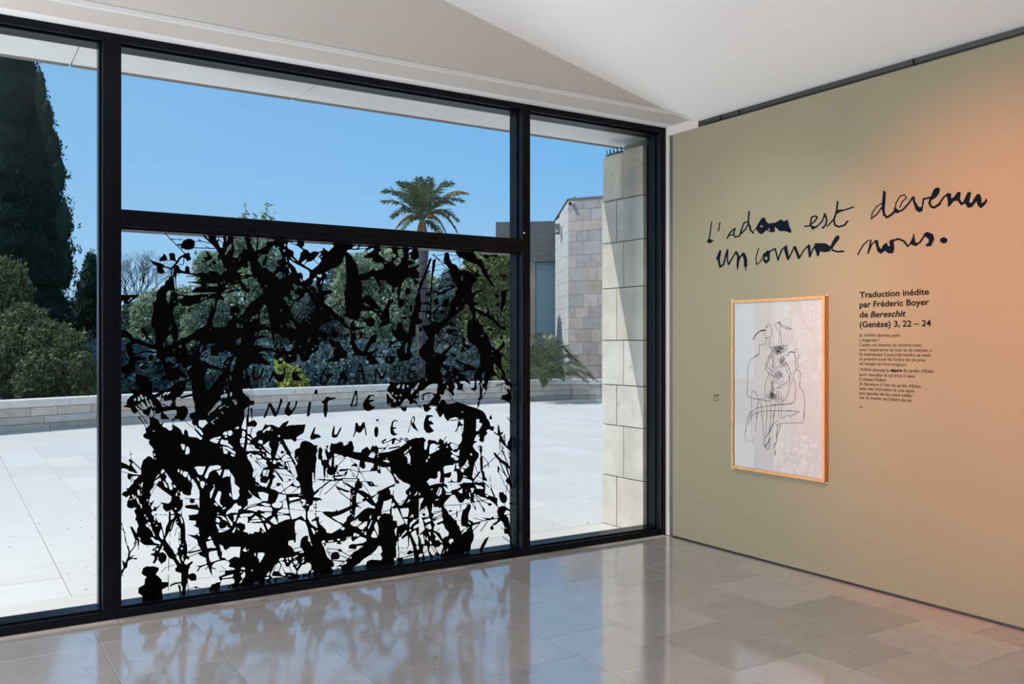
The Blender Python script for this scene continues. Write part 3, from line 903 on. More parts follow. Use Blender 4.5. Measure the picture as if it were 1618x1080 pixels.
P 260,300 290,282 440,325 480,350 600,360 470,365 455,400 480,400 515,392 530,430 530,600 560,610 640,570 640,540 672,540 672,575 850,470 940,405 1070,388 1075,440 1040,540 985,620 960,650 910,655 890,710 900,790 940,802 1040,780 1085,830 1090,900 1060,970 1020,1022 960,1042 880,1022 850,1030 880,950 910,930 905,850 800,860 690,880 740,930 790,985 850,1030 850,1079 790,1079 730,1022 700,1079 660,1050 650,920 590,910 560,930 540,960 600,1000 620,1079 490,1079 485,1000 470,950 380,910 370,860 300,870 260,912 240,910 200,870 185,822 50,800 120,770 125,700 170,650 230,600 170,540 180,515 300,560 320,480 290,440 270,410 250,360 130,452 130,440 250,350
L 20 480,440 500,600
H 330,610 350,608 400,680 370,685 345,650
H 300,640 320,640 345,700 300,715
Q 255,690 17,24
H 405,640 425,640 440,680 415,685
H 420,700 440,690 500,790 460,810
H 475,690 500,690 545,800 530,815 510,780
H 290,770 320,758 390,845 375,852
H 340,740 375,725 455,820 420,850 390,840
H 255,790 270,790 350,860 370,880 300,860
H 475,950 510,830 545,900 540,950 500,970
H 555,860 575,865 570,910 560,915
Q 565,800 12,14
Q 655,910 8,15
H 590,660 630,640 640,700 620,700
H 690,605 760,555 775,560 700,635
H 745,610 800,550 828,560 760,620
H 670,700 700,640 700,700 740,715 820,690 842,722 810,790 740,802 680,800 665,760
L 18 680,760 770,800
H 600,930 650,900 670,1060 640,1070 620,1030
H 640,645 665,600 655,760 640,700
O 575,520 35,32
P 575,0 1470,0 1280,22 1280,80 1350,70 1450,140 1618,185 1618,228 1520,215 1400,190 1390,240 1350,330 1360,420 1385,520 1400,542 1450,480 1500,430 1618,270 1618,1079 1410,1079 1370,1000 1300,1012 1270,990 1265,1079 1160,1079 1140,1010 1110,950 1120,910 1200,880 1190,740 1160,650 1140,400 1000,395 930,372 830,390 760,385 725,280 700,200 690,90 640,60
H 718,80 760,20 880,15 905,70 830,62 902,100 840,112 800,90 740,102
H 848,182 890,118 960,130 900,180
H 960,130 980,102 1005,150 990,242 970,202
H 998,252 1045,170 1030,242
H 1058,242 1080,170 1152,150 1120,192 1090,222
H 1020,265 1060,230 1080,300 1120,345 1060,380 960,400 930,390 970,330 1090,350 1090,330 1060,290
H 1060,440 1140,380 1140,540 1045,540
L 24 1060,380 1150,355
L 34 980,660 1040,640 1150,615
P 690,130 540,162 550,118 690,85
P 590,288 590,250 700,205 700,240
P 700,320 740,290 740,345 700,395 680,390
L 8 480,215 560,150
L 8 855,420 870,480
O 340,975 0,0
L 26 315,965 400,1079
L 12 300,880 480,1079
L 12 1030,1000 1110,1079
H 1410,900 1480,830 1500,790 1600,690 1618,700 1618,730 1530,830 1410,945 1395,930
L 10 1400,930 1600,800
L 10 1500,800 1560,830
H 1590,850 1618,830 1618,870
H 1520,985 1560,958 1565,985 1530,1002
Q 1495,1015 14,10
Q 1460,1040 10,14
Q 1500,1060 15,10
H 1600,620 1618,620 1618,665 1600,660
T 346 562 C
P 0,0 1618,0 1430,0 1425,50 1390,85 1300,80 1270,0 1235,0 1200,90 1110,125 1040,95 1020,50 980,130 940,130 960,60 1020,30 960,30 900,60 860,0 680,0 720,50 820,125 810,155 740,145 650,118 540,118 480,150 440,200 450,290 490,310 500,470 540,505 505,537 490,500 370,510 380,570 430,620 480,660 500,705 550,705 565,740 545,778 500,775 470,790 400,850 400,900 405,960 380,1079 0,1079
H 0,0 180,0 80,80 60,190 50,230 30,300 0,310
H 100,130 150,50 160,100 130,130
Q 100,170 10,14
H 180,170 190,120 250,20 270,10 255,100 240,170 205,250 185,250
H 385,230 410,230 420,280 420,360 385,355
Q 185,340 14,48
Q 125,395 17,42
Q 140,480 15,34
Q 90,500 14,16
Q 88,560 10,20
H 60,620 100,590 135,600 130,640 100,668 70,650
H 25,640 60,600 60,680 35,668
Q 190,605 15,35
Q 230,705 12,22
Q 262,745 18,28
Q 265,700 7,14
H 0,690 60,735 0,790
H 0,820 60,780 60,800 0,850
Q 85,785 14,10
Q 135,805 14,12
H 28,870 45,870 72,905 55,920
L 10 0,710 50,740
L 10 420,590 485,635
L 22 470,790 455,1079
P 430,1079 425,1000 450,920 470,960 470,1079
L 28 510,830 512,900
L 18 512,880 525,1020
P 480,1079 495,1030 560,1010 600,1040 605,1079
H 860,10 1618,0 1618,5 1430,0 1425,0 860,0
P 860,0 1235,0 1230,50 1200,92 1120,125 1050,108 1045,75 1110,50 1130,0 1000,0 990,20 1020,30 1010,100 960,132 925,120 940,80 880,40
H 940,50 980,20 1010,30 1005,75 960,82
P 1275,0 1430,0 1420,50 1380,85 1310,82 1280,50
P 0,170 50,215 30,240 0,230
T 504 562 C
P 120,70 210,20 240,0 450,0 440,60 410,30 310,60 330,95 220,85
L 16 220,10 325,90
P 760,0 880,0 900,60 942,100 930,120 870,140 810,140 780,80 740,40
L 14 930,10 1020,15
P 1060,0 1210,0 1190,90 1150,132 1040,105 1040,60
H 1085,20 1110,20 1120,80 1090,80
P 1230,0 1480,0 1420,70 1300,85 1240,108 1270,60
L 14 1480,10 1570,60
P 1120,400 1250,425 1340,410 1470,410 1570,380 1618,340 1618,760 1560,765 1500,740 1420,770 1390,760 1380,860 1350,882 1300,850 1290,810 1250,792 1180,820 1130,800 1090,770 1070,740 1065,600 1130,610 1080,560 1080,510 1120,450
H 1225,480 1260,450 1290,455 1255,515 1235,510
H 1310,495 1330,450 1350,445 1340,525 1318,520
H 1380,465 1410,460 1415,500 1395,490
H 1445,590 1460,530 1490,510 1500,560 1455,610
H 1505,525 1520,480 1570,440 1545,520 1520,540
H 1545,470 1560,430 1590,415 1585,440
Q 1550,610 12,14
Q 1610,600 10,30
H 1085,570 1110,575 1145,625 1170,660 1190,675 1150,680 1115,650
Q 1160,590 12,20
Q 1220,625 22,12
H 1270,620 1305,590 1305,640 1285,635
Q 1195,705 22,25
Q 1270,700 12,14
H 1280,790 1340,700 1380,670 1430,720 1420,770 1390,780 1350,812
Q 1120,760 14,14
Q 1510,690 10,14
H 1530,700 1560,650 1570,720 1618,750 1618,790 1560,760
L 12 918,562 1080,545
L 18 1560,780 1618,835
O 920,1012 0,0
T 662 562 C
P 20,0 60,60 110,90 100,200 100,360 40,340 0,400 0,560 70,540 160,460 230,440 290,440 280,600 240,590 150,570 30,610 30,680 80,700 100,760 60,770 80,860 110,888 150,870 200,830 270,860 320,960 340,970 390,905 400,960 450,1035 490,990 560,970 690,1010 710,1079 920,1079 960,1050 1000,1079 1120,1079 1080,1000 1050,920 1010,870 900,820 760,780 600,720 560,745 440,760 410,700 340,680 350,640 400,590 410,540 420,500 470,560 540,640 560,600 540,560 570,490 550,420 600,440 610,490 600,540 680,540 730,585 690,520 700,440 650,430 640,400 700,380 760,420 820,455 800,400 740,360 720,290 640,270 700,250 760,230 880,230 900,200 880,180 810,150 740,130 690,110 640,130 700,170 700,230 650,230 545,175 500,240 470,240 500,150 470,145 440,160 380,130 390,100 470,0
H 345,240 355,180 385,180 430,230 430,270 390,300 365,290
H 110,300 140,285 145,305 115,305
Q 118,370 12,25
Q 600,333 20,28
Q 545,380 18,30
Q 515,295 12,20
H 630,268 660,250 688,258 680,280 640,280
H 365,365 390,340 410,340 385,400
H 410,375 480,340 490,345 390,430 380,420
H 435,480 450,460 470,500 455,510
Q 285,470 12,30
H 30,590 130,480 210,440 220,450 100,540
H 190,500 280,450 275,570 220,560
Q 165,535 22,20
H 80,620 160,590 220,600 240,640 200,680 150,760 110,770 80,700
L 9 165,590 135,770
H 150,790 200,775 280,790 270,850 200,830
L 8 255,780 260,840
L 14 0,780 40,830
Q 48,640 10,40
Q 345,620 20,14
H 330,700 345,680 350,690 320,760 315,740
H 365,980 390,905 390,960 370,990
H 520,985 560,965 600,970 600,990 540,1005
L 12 640,1010 660,1060
H 655,1045 690,1010 710,1079 640,1079
H 665,990 690,985 690,1000
H 240,1079 300,960 320,1000 300,1079
H 660,880 700,880 690,895
L 10 420,520 565,735
L 8 440,735 520,690
P 580,50 620,60 660,95 740,120 810,140 890,190 910,215 870,235 760,210 700,180 690,130 620,115 590,90
H 680,135 715,140 715,165 690,160
P 515,0 600,0 570,20 540,20
P 970,0 1310,0 1300,100 1315,200 1370,280 1360,350 1430,400 1500,510 1440,500 1430,470 1380,470 1350,400 1290,340 1150,370 1130,340 1100,400 1070,500 1050,540 1010,490 1010,560 990,530 960,440 910,520 880,560 880,400 870,310 910,210 950,100
H 905,60 930,10 965,60 960,160 920,190
H 1180,130 1200,125 1240,180 1300,240 1320,330 1290,320 1240,200 1180,180
H 1170,200 1190,180 1240,240 1290,350 1230,290
H 1150,320 1210,310 1270,350 1150,360
H 980,310 1000,270 1050,250 1040,290 1000,400 990,330
Q 1015,380 14,60
H 1100,390 1140,330 1150,340 1070,500
H 920,350 960,370 960,440 910,500 905,380
H 970,440 1000,420 1000,520 985,580
L 10 1145,370 1000,680
L 10 970,400 920,500
P 960,440 980,440 1000,560 995,680 970,690 950,790 920,830 930,670 960,640
H 938,690 948,690 945,760
L 9 875,460 870,560
P 810,520 860,500 870,540 830,540
L 22 1060,530 1040,500
L 14 1220,465 1370,430
L 7 1300,440 1300,560
L 14 1330,10 1500,115
L 6 1320,165 1420,165
L 14 1380,370 1510,500
L 14 1350,500 1410,570 1520,510
P 1290,680 1310,620 1400,600 1390,500 1420,520 1450,580 1460,680 1430,740 1350,700
L 14 1430,730 1500,790
L 8 1430,740 1470,840
L 10 1430,860 1490,920
L 10 1385,965 1490,1079
L 8 1420,960 1470,1050
P 1450,1060 1500,1040 1510,1079
P 1100,1010 1120,950 1145,925 1155,1000 1110,1032
P 160,760 200,690 240,650 290,640 300,780 240,780
T 188 662 C
P 485,0 625,0 625,30 660,75 690,55 730,20 800,90 845,110 840,40 870,20 880,0 960,0 990,60 950,130 850,40 820,0 1240,0 1618,0 1618,1079 190,1079 180,1060 230,1000 300,900 350,860 345,760 380,650 460,580 500,590 555,635 535,560 520,430 480,400 470,350 485,325 420,305 385,280 385,240 430,210 415,150 470,110 490,40
H 838,40 870,22 960,45 1040,0 1160,0 1150,60 1185,110 1230,215 1305,275 1315,310 1285,325 1240,290 1100,272 1085,190 1050,155 1025,190 1025,240 1005,235 980,170 920,120 870,95
H 680,105 700,60 735,20 780,75 848,125 838,165 800,182 750,140 690,115
H 625,0 660,0 665,40 660,78 635,50
L 9 1030,10 1090,70 1170,135
L 12 1185,150 1300,280
H 1180,85 1230,110 1240,145 1270,145 1325,220 1325,255 1300,245 1250,185 1215,155
H 1265,10 1365,8 1402,60 1365,90 1320,140 1265,110 1255,60
Q 1465,42 13,14
Q 1495,15 14,8
Q 1490,68 14,9
H 975,395 990,388 1045,405 1030,490 1000,475 985,430
H 1045,545 1060,440 1085,425 1112,465 1112,530 1080,557
H 1428,330 1500,290 1605,275 1600,300 1490,318 1590,320 1545,382 1450,350
H 1590,380 1618,330 1618,398
H 527,440 550,490 540,500 525,470
H 548,540 568,540 572,580 555,575
Q 575,622 10,9
Q 548,187 12,10
L 14 345,0 440,145
L 14 400,0 465,110
L 8 175,505 187,640
L 7 185,550 230,547
P 145,640 190,625 215,650 350,790 340,800 215,680 200,720 300,850 240,850 160,740 180,690
P 25,700 40,675 120,710 215,760 240,830 170,825 130,790 60,770 30,790
H 220,700 345,810 325,870 290,840 240,770
L 9 30,815 140,855 300,885
P 130,900 145,850 200,860 200,900 180,950 150,950
L 26 180,890 290,880
L 12 180,930 200,1010
L 10 205,910 240,990
L 14 85,1020 125,1079
L 26 300,880 200,1079
H 230,905 300,890 300,910 260,955
H 360,1000 382,990 362,1079 345,1079
H 318,1030 335,1015 340,1050 325,1060
H 658,830 695,782 725,820 670,865
H 575,935 630,860 638,880 590,932
H 720,850 740,840 830,970 850,1010 850,1079 790,1079 750,990 735,950 755,900
H 500,1060 575,965 650,922 670,970 620,985 555,1040 530,1079 505,1079
L 10 570,1040 640,975
H 690,975 710,975 765,1060 765,1079 740,1079 720,1020
H 600,1040 560,1079 545,1079
H 860,1010 905,1079 860,1079
H 925,830 935,778 960,800 945,840
H 970,840 985,795 1005,820 995,865 975,860
H 1005,870 1020,822 1085,830 1088,870 1060,915 1030,910
H 1085,900 1105,870 1130,940 1110,985 1090,930
H 1135,985 1150,935 1190,975 1215,1079 1170,1079 1160,1020
H 1225,905 1245,920 1272,960 1262,982 1240,955
H 1185,762 1230,745 1368,745 1320,870 1285,882 1250,865 1220,800
H 1345,910 1400,790 1430,740 1550,722 1618,740 1618,785 1480,800 1420,850 1405,910 1390,942
H 1530,820 1618,800 1618,870 1585,895 1560,840
H 1280,985 1320,975 1390,1010 1350,1060 1340,1079 1310,1079 1285,1020
Q 1378,1025 12,9
Q 1497,1040 9,12
T 346 662 C
P 0,0 395,0 390,40 360,120 362,140 400,160 430,140 430,0 470,0 490,30 560,10 605,60 590,110 550,125 500,110 520,180 500,240 540,300 590,270 590,210 620,180 680,170 735,65 750,90 840,85 945,132 1010,60 1105,15 1080,80 1050,110 1130,92 1370,80 1335,215 1260,260 1220,290 1235,340 1190,355 1140,315 1060,322 1020,315 1060,400 1120,490 1140,570 1215,700 1200,780 1235,900 1280,1060 1618,1079 0,1079
H 362,140 360,110 395,0 425,0 420,60 400,120 425,130 430,160 400,162
H 470,0 510,0 490,45 470,40
H 450,120 530,110 500,240 450,225
L 14 520,125 498,240
H 240,150 300,113 320,125 310,148
H 58,245 75,205 125,188 130,250
H 140,185 200,175 215,230 175,268 140,245
Q 110,275 22,14
H 0,272 35,270 20,300 0,310
H 15,380 40,315 110,340 220,440 215,465 130,415 40,392
Q 125,345 20,15
H 60,425 150,445 230,500 255,505 262,550 240,592 180,570 165,520 130,550 75,540 68,490
L 16 100,470 170,515 250,560
P 140,510 185,510 195,560 160,580 130,550
Q 30,445 7,12
H 368,175 415,200 410,275 365,280
H 335,380 335,310 365,290 412,295 400,380
H 340,400 395,390 390,450
H 450,255 520,310 510,328 450,290
H 450,325 495,345 480,380 450,370
H 430,500 440,400 460,385 560,415 570,460 640,485 640,502
L 9 465,385 570,500
H 610,365 640,325 690,335 685,395
H 690,210 700,180 800,113 825,130 800,180 740,175 710,215
Q 838,172 8,12
H 920,275 955,240 965,260 955,278
H 940,380 960,350 970,360 945,395
H 715,400 760,365 800,342 785,390 800,440 825,470 822,510 810,545 690,425 690,410
L 8 690,420 820,500
L 14 660,440 820,560
H 670,470 740,508 700,510 675,490
H 640,430 655,430 660,450 645,450
H 740,520 820,565 825,615 760,600
H 685,560 700,540 750,600 735,610
L 8 700,540 740,610
H 440,560 500,535 520,545 485,575 545,640 650,740 700,775 630,900 570,980 590,950 530,900 545,790 500,680 460,630
L 9 540,820 590,790
L 16 565,915 660,785
H 655,870 690,790 700,780 650,785 570,915 600,930
H 520,550 560,560 600,640 560,650 515,590
H 560,570 600,555 660,580 675,615 620,625
H 580,645 700,628 755,655 740,690 770,735 745,760 690,765 630,700
L 9 600,650 740,750
L 14 590,550 640,530
Q 648,535 8,7
H 848,690 865,640 905,655 910,680 880,712
Q 820,655 12,14
H 895,560 905,550 960,615 910,615 890,600
H 905,545 950,400 985,390 1000,410 1040,490 1060,535 980,610
L 9 900,545 980,620
O 998,520 26,24
L 14 1000,520 1060,525
L 12 1055,540 970,615
H 1030,530 1060,505 1065,530
H 985,620 1060,545 1100,570 1140,620 1150,650 1020,670
L 12 1070,615 1145,610
H 920,650 960,640 1040,690 1020,700 960,665 930,680
H 955,690 975,680 1050,730 1010,740
H 940,740 1010,750 1040,745 1015,768 960,762
H 1060,680 1150,660 1200,740 1225,870 1240,900 1215,920 1180,890 1120,800 1060,720
L 12 1085,680 1120,780
L 14 950,690 1070,770 1140,830
Q 1095,790 14,14
H 870,790 890,785 960,790 1050,790 1110,840 1190,905 1220,930 1000,1030 900,1030 870,1079 820,1079 850,960 900,905 840,850 880,840
L 8 900,850 1180,905
P 870,800 890,790 950,870 1000,930 1020,980 1005,988 960,930
L 8 950,930 1010,1060
H 830,1079 850,950 890,910 930,890 990,1000 1200,930 1225,945 1060,1079
O 938,1028 35,28
L 7 820,1075 920,1045
L 8 980,1030 1200,930
O 1113,950 18,14
L 10 1060,1079 1230,950
H 1165,1005 1215,960 1240,965 1275,1030 1270,1060 1190,1020
H 1000,1000 1010,1010 1005,1030
H 700,800 790,795 800,860 770,900 700,895 690,850
L 12 770,790 730,890
L 14 805,800 780,880
H 640,910 700,895 650,950 655,1010 700,1015 760,1000 790,950 760,1060 730,1079 680,1079 620,1050 610,1000
O 710,950 62,58
H 650,1010 740,1030 780,960 800,940 770,1079 700,1060
Q 585,1028 8,10
Q 620,1050 8,8
H 570,960 650,880 600,1000
H 620,990 640,930 650,960
H 1020,320 1060,322 1140,320 1190,358 1215,350 1230,318 1335,312 1340,318 1240,325 1350,335 1300,370 1275,445 1180,460 1110,490 1060,400
H 1125,500 1210,490 1185,560 1150,600
L 8 1120,530 1200,515
P 1200,480 1280,440 1280,400 1310,350 1360,335 1440,360 1510,412 1560,405 1545,450 1560,500 1530,560 1545,620 1530,700 1520,860 1515,940 1500,1079 1280,1079 1240,900 1200,750 1240,700 1190,600
H 1185,650 1210,655 1240,690 1230,705
Q 1235,605 10,8
Q 1240,630 9,8
H 1475,1079 1475,850 1490,830 1500,960 1618,960 1618,1079
L 12 1515,860 1512,950
L 8 1500,945 1618,950
L 12 1475,1000 1530,970
H 1530,700 1570,640 1618,640 1618,935 1515,935 1520,860
P 1560,620 1575,440 1600,425 1618,460 1618,700 1600,630
L 8 1235,325 1335,312
H 0,740 20,725 30,770 0,785
H 0,800 50,795 15,890 0,880
H 55,925 90,790 120,800 155,790 180,845 170,910 130,895
H 185,1079 185,840 240,920 250,1010 320,1079
T 504 662 C
P 0,460 20,430 60,480 45,560 70,630 130,640 100,540 90,460 140,500 160,530 180,490 165,470 190,380 270,385 340,350 380,370 390,420 440,400 500,340 525,350 555,460 540,510 660,525 680,480 760,430 810,490 830,430 850,410 880,430 895,402 940,450 940,530 1100,515 1270,450 1380,370 1420,330 1530,290 1618,300 1618,1079 1450,1079 1440,1020 1330,990 1240,920 1190,850 1180,880 1235,950 1270,990 1180,1040 1190,1079 1060,1079 1200,990 1180,930 1140,860 1120,750 1000,760 960,740 980,860 930,850 915,815 800,822 830,770 840,690 720,670 735,740 720,780 670,775 645,740 650,650 560,630 450,590 400,595 360,570 240,540 240,740 255,780 260,830 240,870 180,885 130,860 120,810 145,760 110,780 90,920 75,900 65,740 40,720 30,640 0,640
O 130,430 22,18
L 14 130,440 120,520
L 8 95,460 110,560
H 50,620 65,600 75,660
H 160,640 205,600 190,760 150,690
L 8 150,690 190,620
H 815,535 830,515 885,520 890,560 860,615 780,590
L 8 810,525 890,535
Q 932,550 9,14
Q 932,590 9,10
H 835,692 865,700 850,780 840,760
H 1000,655 1070,640 1115,665 1100,685
Q 1070,618 9,9
H 930,735 945,730 950,800 930,800
P 980,350 1040,310 1070,310 1050,340 1020,350 1020,400
L 14 1020,380 1150,325
L 10 1030,470 1110,385
P 1145,310 1200,290 1210,310 1180,400 1150,390
L 18 1200,310 1290,350
L 10 1200,400 1290,350
O 1300,310 30,20
Q 1305,305 14,8
O 1380,325 34,34
Q 1380,325 14,14
Q 1350,375 20,10
Q 1250,435 24,10
H 1040,480 1100,470 1140,480 1100,510 1040,505
L 24 1110,460 1270,430
H 1040,490 960,500 1000,470
L 18 940,460 1040,455
L 10 980,510 1060,460
H 1425,470 1445,425 1458,430 1440,475
H 1338,545 1350,515 1410,470 1418,480 1350,550
H 1350,575 1415,520 1445,600 1440,690 1400,700 1400,610
Q 1445,710 9,9
L 8 1360,600 1410,540
L 8 1400,670 1440,672
H 1190,855 1240,930 1270,935 1230,985 1220,920
L 10 1215,990 1260,940
L 16 1055,750 1150,860
L 8 440,375 500,345
L 8 235,600 340,560
L 8 310,615 390,600
L 12 420,600 300,730 270,830
P 260,720 290,720 285,780 240,910 260,940 220,920 240,830
L 8 490,620 560,700 740,975
P 500,750 520,720 580,690 615,730 600,745 530,740
L 12 650,660 625,830 600,930
L 10 280,850 340,790 480,785 620,825 820,818
L 30 340,810 450,795
L 20 290,840 310,870
L 24 240,900 360,890 440,830
H 345,870 415,820 400,860 360,880
L 10 490,800 610,930
L 10 520,870 560,910
L 9 630,830 700,860
L 20 0,950 250,965 400,930
L 10 400,970 740,985 830,985
L 14 410,935 600,935
P 240,920 300,940 380,930 360,970 260,970
L 16 190,970 60,1030 0,1075
L 12 340,950 190,1079
L 10 100,860 60,1079
L 10 205,880 260,980 260,1079
L 14 370,960 450,1079
L 12 380,980 500,1079
L 16 400,900 440,850
P 585,1010 610,935 640,935 640,980 700,1020 700,1079 550,1079
P 740,985 840,985 880,1045 955,1048 950,1056 800,1060
H 805,1005 840,1003 830,1025
L 10 700,1030 730,1079
L 10 390,1060 420,1040
P 260,1040 320,1079 260,1079
P 130,850 140,920 120,920
L 10 100,880 70,980
T 662 662 C
P 0,290 70,285 115,330 85,400 85,470 110,485 130,440 135,350 155,320 270,340 300,370 330,300 380,330 400,390 440,340 450,390 500,360 520,370 490,410 520,460 590,490 630,400 665,360 680,300 670,240 700,190 705,0 905,0 900,190 940,180 990,100 1000,70 945,50 960,0 1090,0 1120,60 1130,110 1185,110 1185,160 1160,188 1100,155 1060,180 1085,220 1035,270 1025,355 980,360 945,330 970,260 950,280 930,270 960,230 900,260 870,340 935,350 870,380 850,430 900,500 945,540 940,600 900,660 870,720 860,800 850,860 830,920 870,940 860,1010 820,960 700,920 660,990 600,1020 500,1000 400,1020 200,1060 150,1079 0,1079
H 85,400 90,355 130,335 140,400 110,480 85,470
H 165,555 165,470 180,400 230,380 280,400 320,430 270,435 330,465 270,505
L 10 270,455 275,510
L 10 330,400 300,410
Q 318,408 13,8
H 430,440 445,420 460,425 445,455
L 10 392,350 430,270
P 500,640 470,700 520,560 450,700
H 120,985 180,930 260,945 295,910 295,830 330,815 340,860 325,1000 160,1050
H 140,620 155,590 180,575 165,610
Q 125,655 12,24
H 400,1000 405,920 430,920 500,900 520,820 590,820 605,880 600,990 530,980 510,930 500,980 420,1000
O 458,868 54,56
L 8 500,800 510,840
H 385,760 420,735 490,725 560,705 580,660 560,800 540,820 400,860
L 10 440,720 530,720 600,660
H 505,590 520,550 630,600 620,640 590,650 510,600
L 9 520,540 630,605
L 9 510,610 620,605
H 490,390 620,415 630,430 570,470 510,430
L 10 520,370 640,425
L 8 560,440 640,435
H 520,470 640,450 640,580 560,560 500,500 590,500
L 14 560,480 640,460
L 16 590,660 560,820
H 590,700 620,680 640,760 650,780 590,780
L 30 590,800 660,820
L 10 600,820 610,890 640,960
P 555,480 640,470 600,520 540,520
P 640,480 850,480 870,560 700,740 630,760 620,700
H 705,735 770,630 790,740 740,780 665,760
H 665,770 720,800 700,840 660,820
L 10 730,710 790,770
L 8 745,680 800,710
H 700,880 790,920 690,900
P 780,600 860,600 870,720 860,800 840,870 850,940 780,900 700,820 760,760 800,760
H 860,790 880,770 930,840 870,900 840,910
H 870,720 960,830 940,840 880,760
H 895,660 915,680 965,760 960,800
L 10 870,700 930,850
Q 823,555 16,16
H 920,100 945,50 1000,70 960,130 935,175 900,140
P 925,430 965,415 995,420 1000,500 985,560 1005,590 1010,720 1005,800 1030,830 1040,900 1080,960 1065,975 1020,960 1040,1079 1010,1079 1005,960 990,850 970,800 960,620 975,580 960,500
H 935,440 965,440 960,480
L 10 1010,590 1080,670 1110,765
L 8 1020,735 1090,720
L 12 1015,770 1100,700
L 9 1090,700 1220,590 1350,440
L 8 1150,620 1155,640
P 1175,530 1200,522 1250,580 1310,640 1370,670 1430,740 1420,790 1370,740 1300,690 1250,640 1190,570
L 12 1260,640 1400,940
L 12 1330,510 1410,720
P 1325,505 1345,495 1350,560 1330,560
L 14 1430,760 1480,960
L 10 1350,690 1430,940
O 1410,970 42,45
L 10 1380,730 1460,1000
L 10 1280,690 1370,900
P 1240,745 1260,735 1270,780 1260,840 1240,840
L 9 1260,830 1380,1079
L 9 1265,770 1400,920
L 9 1420,1010 1470,1079
L 8 1440,780 1490,1000
L 24 1410,1010 1450,1079
P 1245,85 1260,90 1285,210 1320,195 1330,215 1290,240 1340,330 1390,420 1500,530 1480,540 1400,470 1300,370 1250,330 1270,320 1270,270 1200,230 1170,205 1240,230
L 9 1310,225 1345,310 1350,240
L 14 1350,240 1355,350
L 8 1170,180 1260,260
L 8 1275,350 1270,560
L 8 1280,370 1370,640
L 9 1320,400 1310,600
L 8 1400,500 1470,740
L 8 1420,520 1490,650
L 8 1440,540 1440,760
L 7 1400,600 1490,640
L 7 1420,740 1500,750
P 1500,200 1480,170 1490,250 1440,290 1400,370 1400,430 1440,470 1490,470 1530,440 1530,100 1460,60
H 1500,110 1485,180 1490,200
L 16 1410,0 1500,80
L 16 1480,530 1560,550
L 9 1120,890 1130,1079
L 10 1060,1020 1140,1079
L 24 860,960 960,830
L 9 860,850 1000,940
L 8 900,960 1000,1000
L 12 870,980 950,1010
H 690,1000 720,960 730,1000 700,1010
H 660,985 690,960 690,1000 680,1000
H 740,980 760,940 770,990
H 790,1000 800,990 820,1040 810,1040
L 16 840,1000 880,1079
L 14 700,1079 1000,1060
P 620,20 700,90 700,97 630,110 610,170 575,205 565,195 600,150 605,100
L 8 645,0 650,60
L 8 665,60 685,200
P 430,0 480,0 460,40
L 14 490,20 700,0
T 188 762 C
P 190,40 230,0 1160,0 1160,50 1140,130 1140,190 1100,210 1010,180 990,130 960,260 1010,270 1010,360 980,430 1020,540 960,500 1020,560 1045,680 1050,900 1080,1000 1080,1079 930,1079 920,1030 955,1020 940,900 950,700 900,650 890,580 860,580 820,690 790,780 730,890 770,960 850,1079 740,1079 660,1000 520,990 400,985 330,930 340,880 290,850 280,780 290,710 310,690 270,580 270,520 240,450 245,425 280,415 240,390 210,410 150,400 125,370 130,300 155,265 140,245 50,200 45,180 80,140 130,130 110,90 150,90
H 705,0 735,0 770,70 750,85 720,50
H 770,0 820,0 850,80 835,120 800,105
H 860,25 905,70 875,80 860,60
H 560,0 620,0 545,150 500,240 470,240 500,200 490,130 540,80
L 8 500,80 600,0
L 8 480,240 600,20
H 470,350 480,270 560,110 600,50 690,120 760,170 830,220 820,290 780,330 655,310 660,330 700,350 690,400 750,465 790,440 780,520 650,500 580,440 660,355 530,440 510,400 500,360
P 480,310 510,315 545,280 560,285 510,370 490,360
L 10 520,440 660,355
O 565,400 18,22
H 530,450 780,460 790,520 780,620 740,700 720,850 670,650 660,625 620,630 590,560 540,520 520,470
L 16 560,510 600,500
L 9 640,505 760,510
H 800,440 830,430 870,480 870,495 820,505 815,460
H 820,520 880,510 860,560 820,590
H 640,790 665,730 690,780 700,900 660,880 635,830
H 470,620 500,640 500,680 530,760 570,840 550,850 520,760 470,710 430,690 420,670 445,640
L 9 440,640 490,690
L 9 470,700 510,650
H 495,870 530,860 580,910 620,910 660,950 650,975 560,950
H 430,545 445,540 455,580 440,590
Q 410,517 10,16
Q 595,678 14,11
Q 552,632 8,8
H 548,540 570,545 580,600 560,600
H 510,475 530,480 545,520 530,520
H 335,335 355,340 365,405 345,400
H 280,240 300,240 330,345 315,350 280,280
H 290,120 320,110 330,150 325,210 305,200 290,150
H 200,190 225,185 250,260 230,260
H 255,200 270,205 270,260 255,250
H 170,262 210,260 205,275 180,275
H 130,220 170,200 165,250 140,245
Q 352,190 10,16
Q 352,120 10,8
H 350,30 360,0 380,0 365,70 345,75
H 318,30 335,20 335,50 320,52
H 440,265 460,260 460,290 440,290
H 895,180 920,150 915,220 900,210
H 930,130 945,120 945,160 930,160
H 960,150 1000,140 1000,180 975,190
H 945,200 985,215 980,228 950,220
H 1010,205 1060,200 1070,230 1030,235
H 925,465 960,450 970,430 980,430 980,500 935,480
Q 893,410 17,13
H 960,540 980,540 1010,620 1005,650 990,640
H 965,520 945,510 955,525
Q 905,580 9,8
Q 920,625 9,12
H 955,720 968,720 970,880 955,890
H 955,900 975,920 975,990 955,960
Q 993,1040 14,14
Q 1010,975 8,10
L 9 800,430 785,560 800,640
L 10 810,640 730,890
L 9 805,640 800,1000
L 12 660,630 715,900
L 9 925,690 880,835
P 800,780 870,560 900,560 830,760
L 12 820,510 880,490
P 610,1020 650,990 720,1030 720,1060 680,1079 500,1079 560,1040
H 680,1000 720,1055 690,1040
H 565,1060 620,1000 640,1020 600,1079
Q 640,995 10,8
P 440,990 465,1020 450,1020
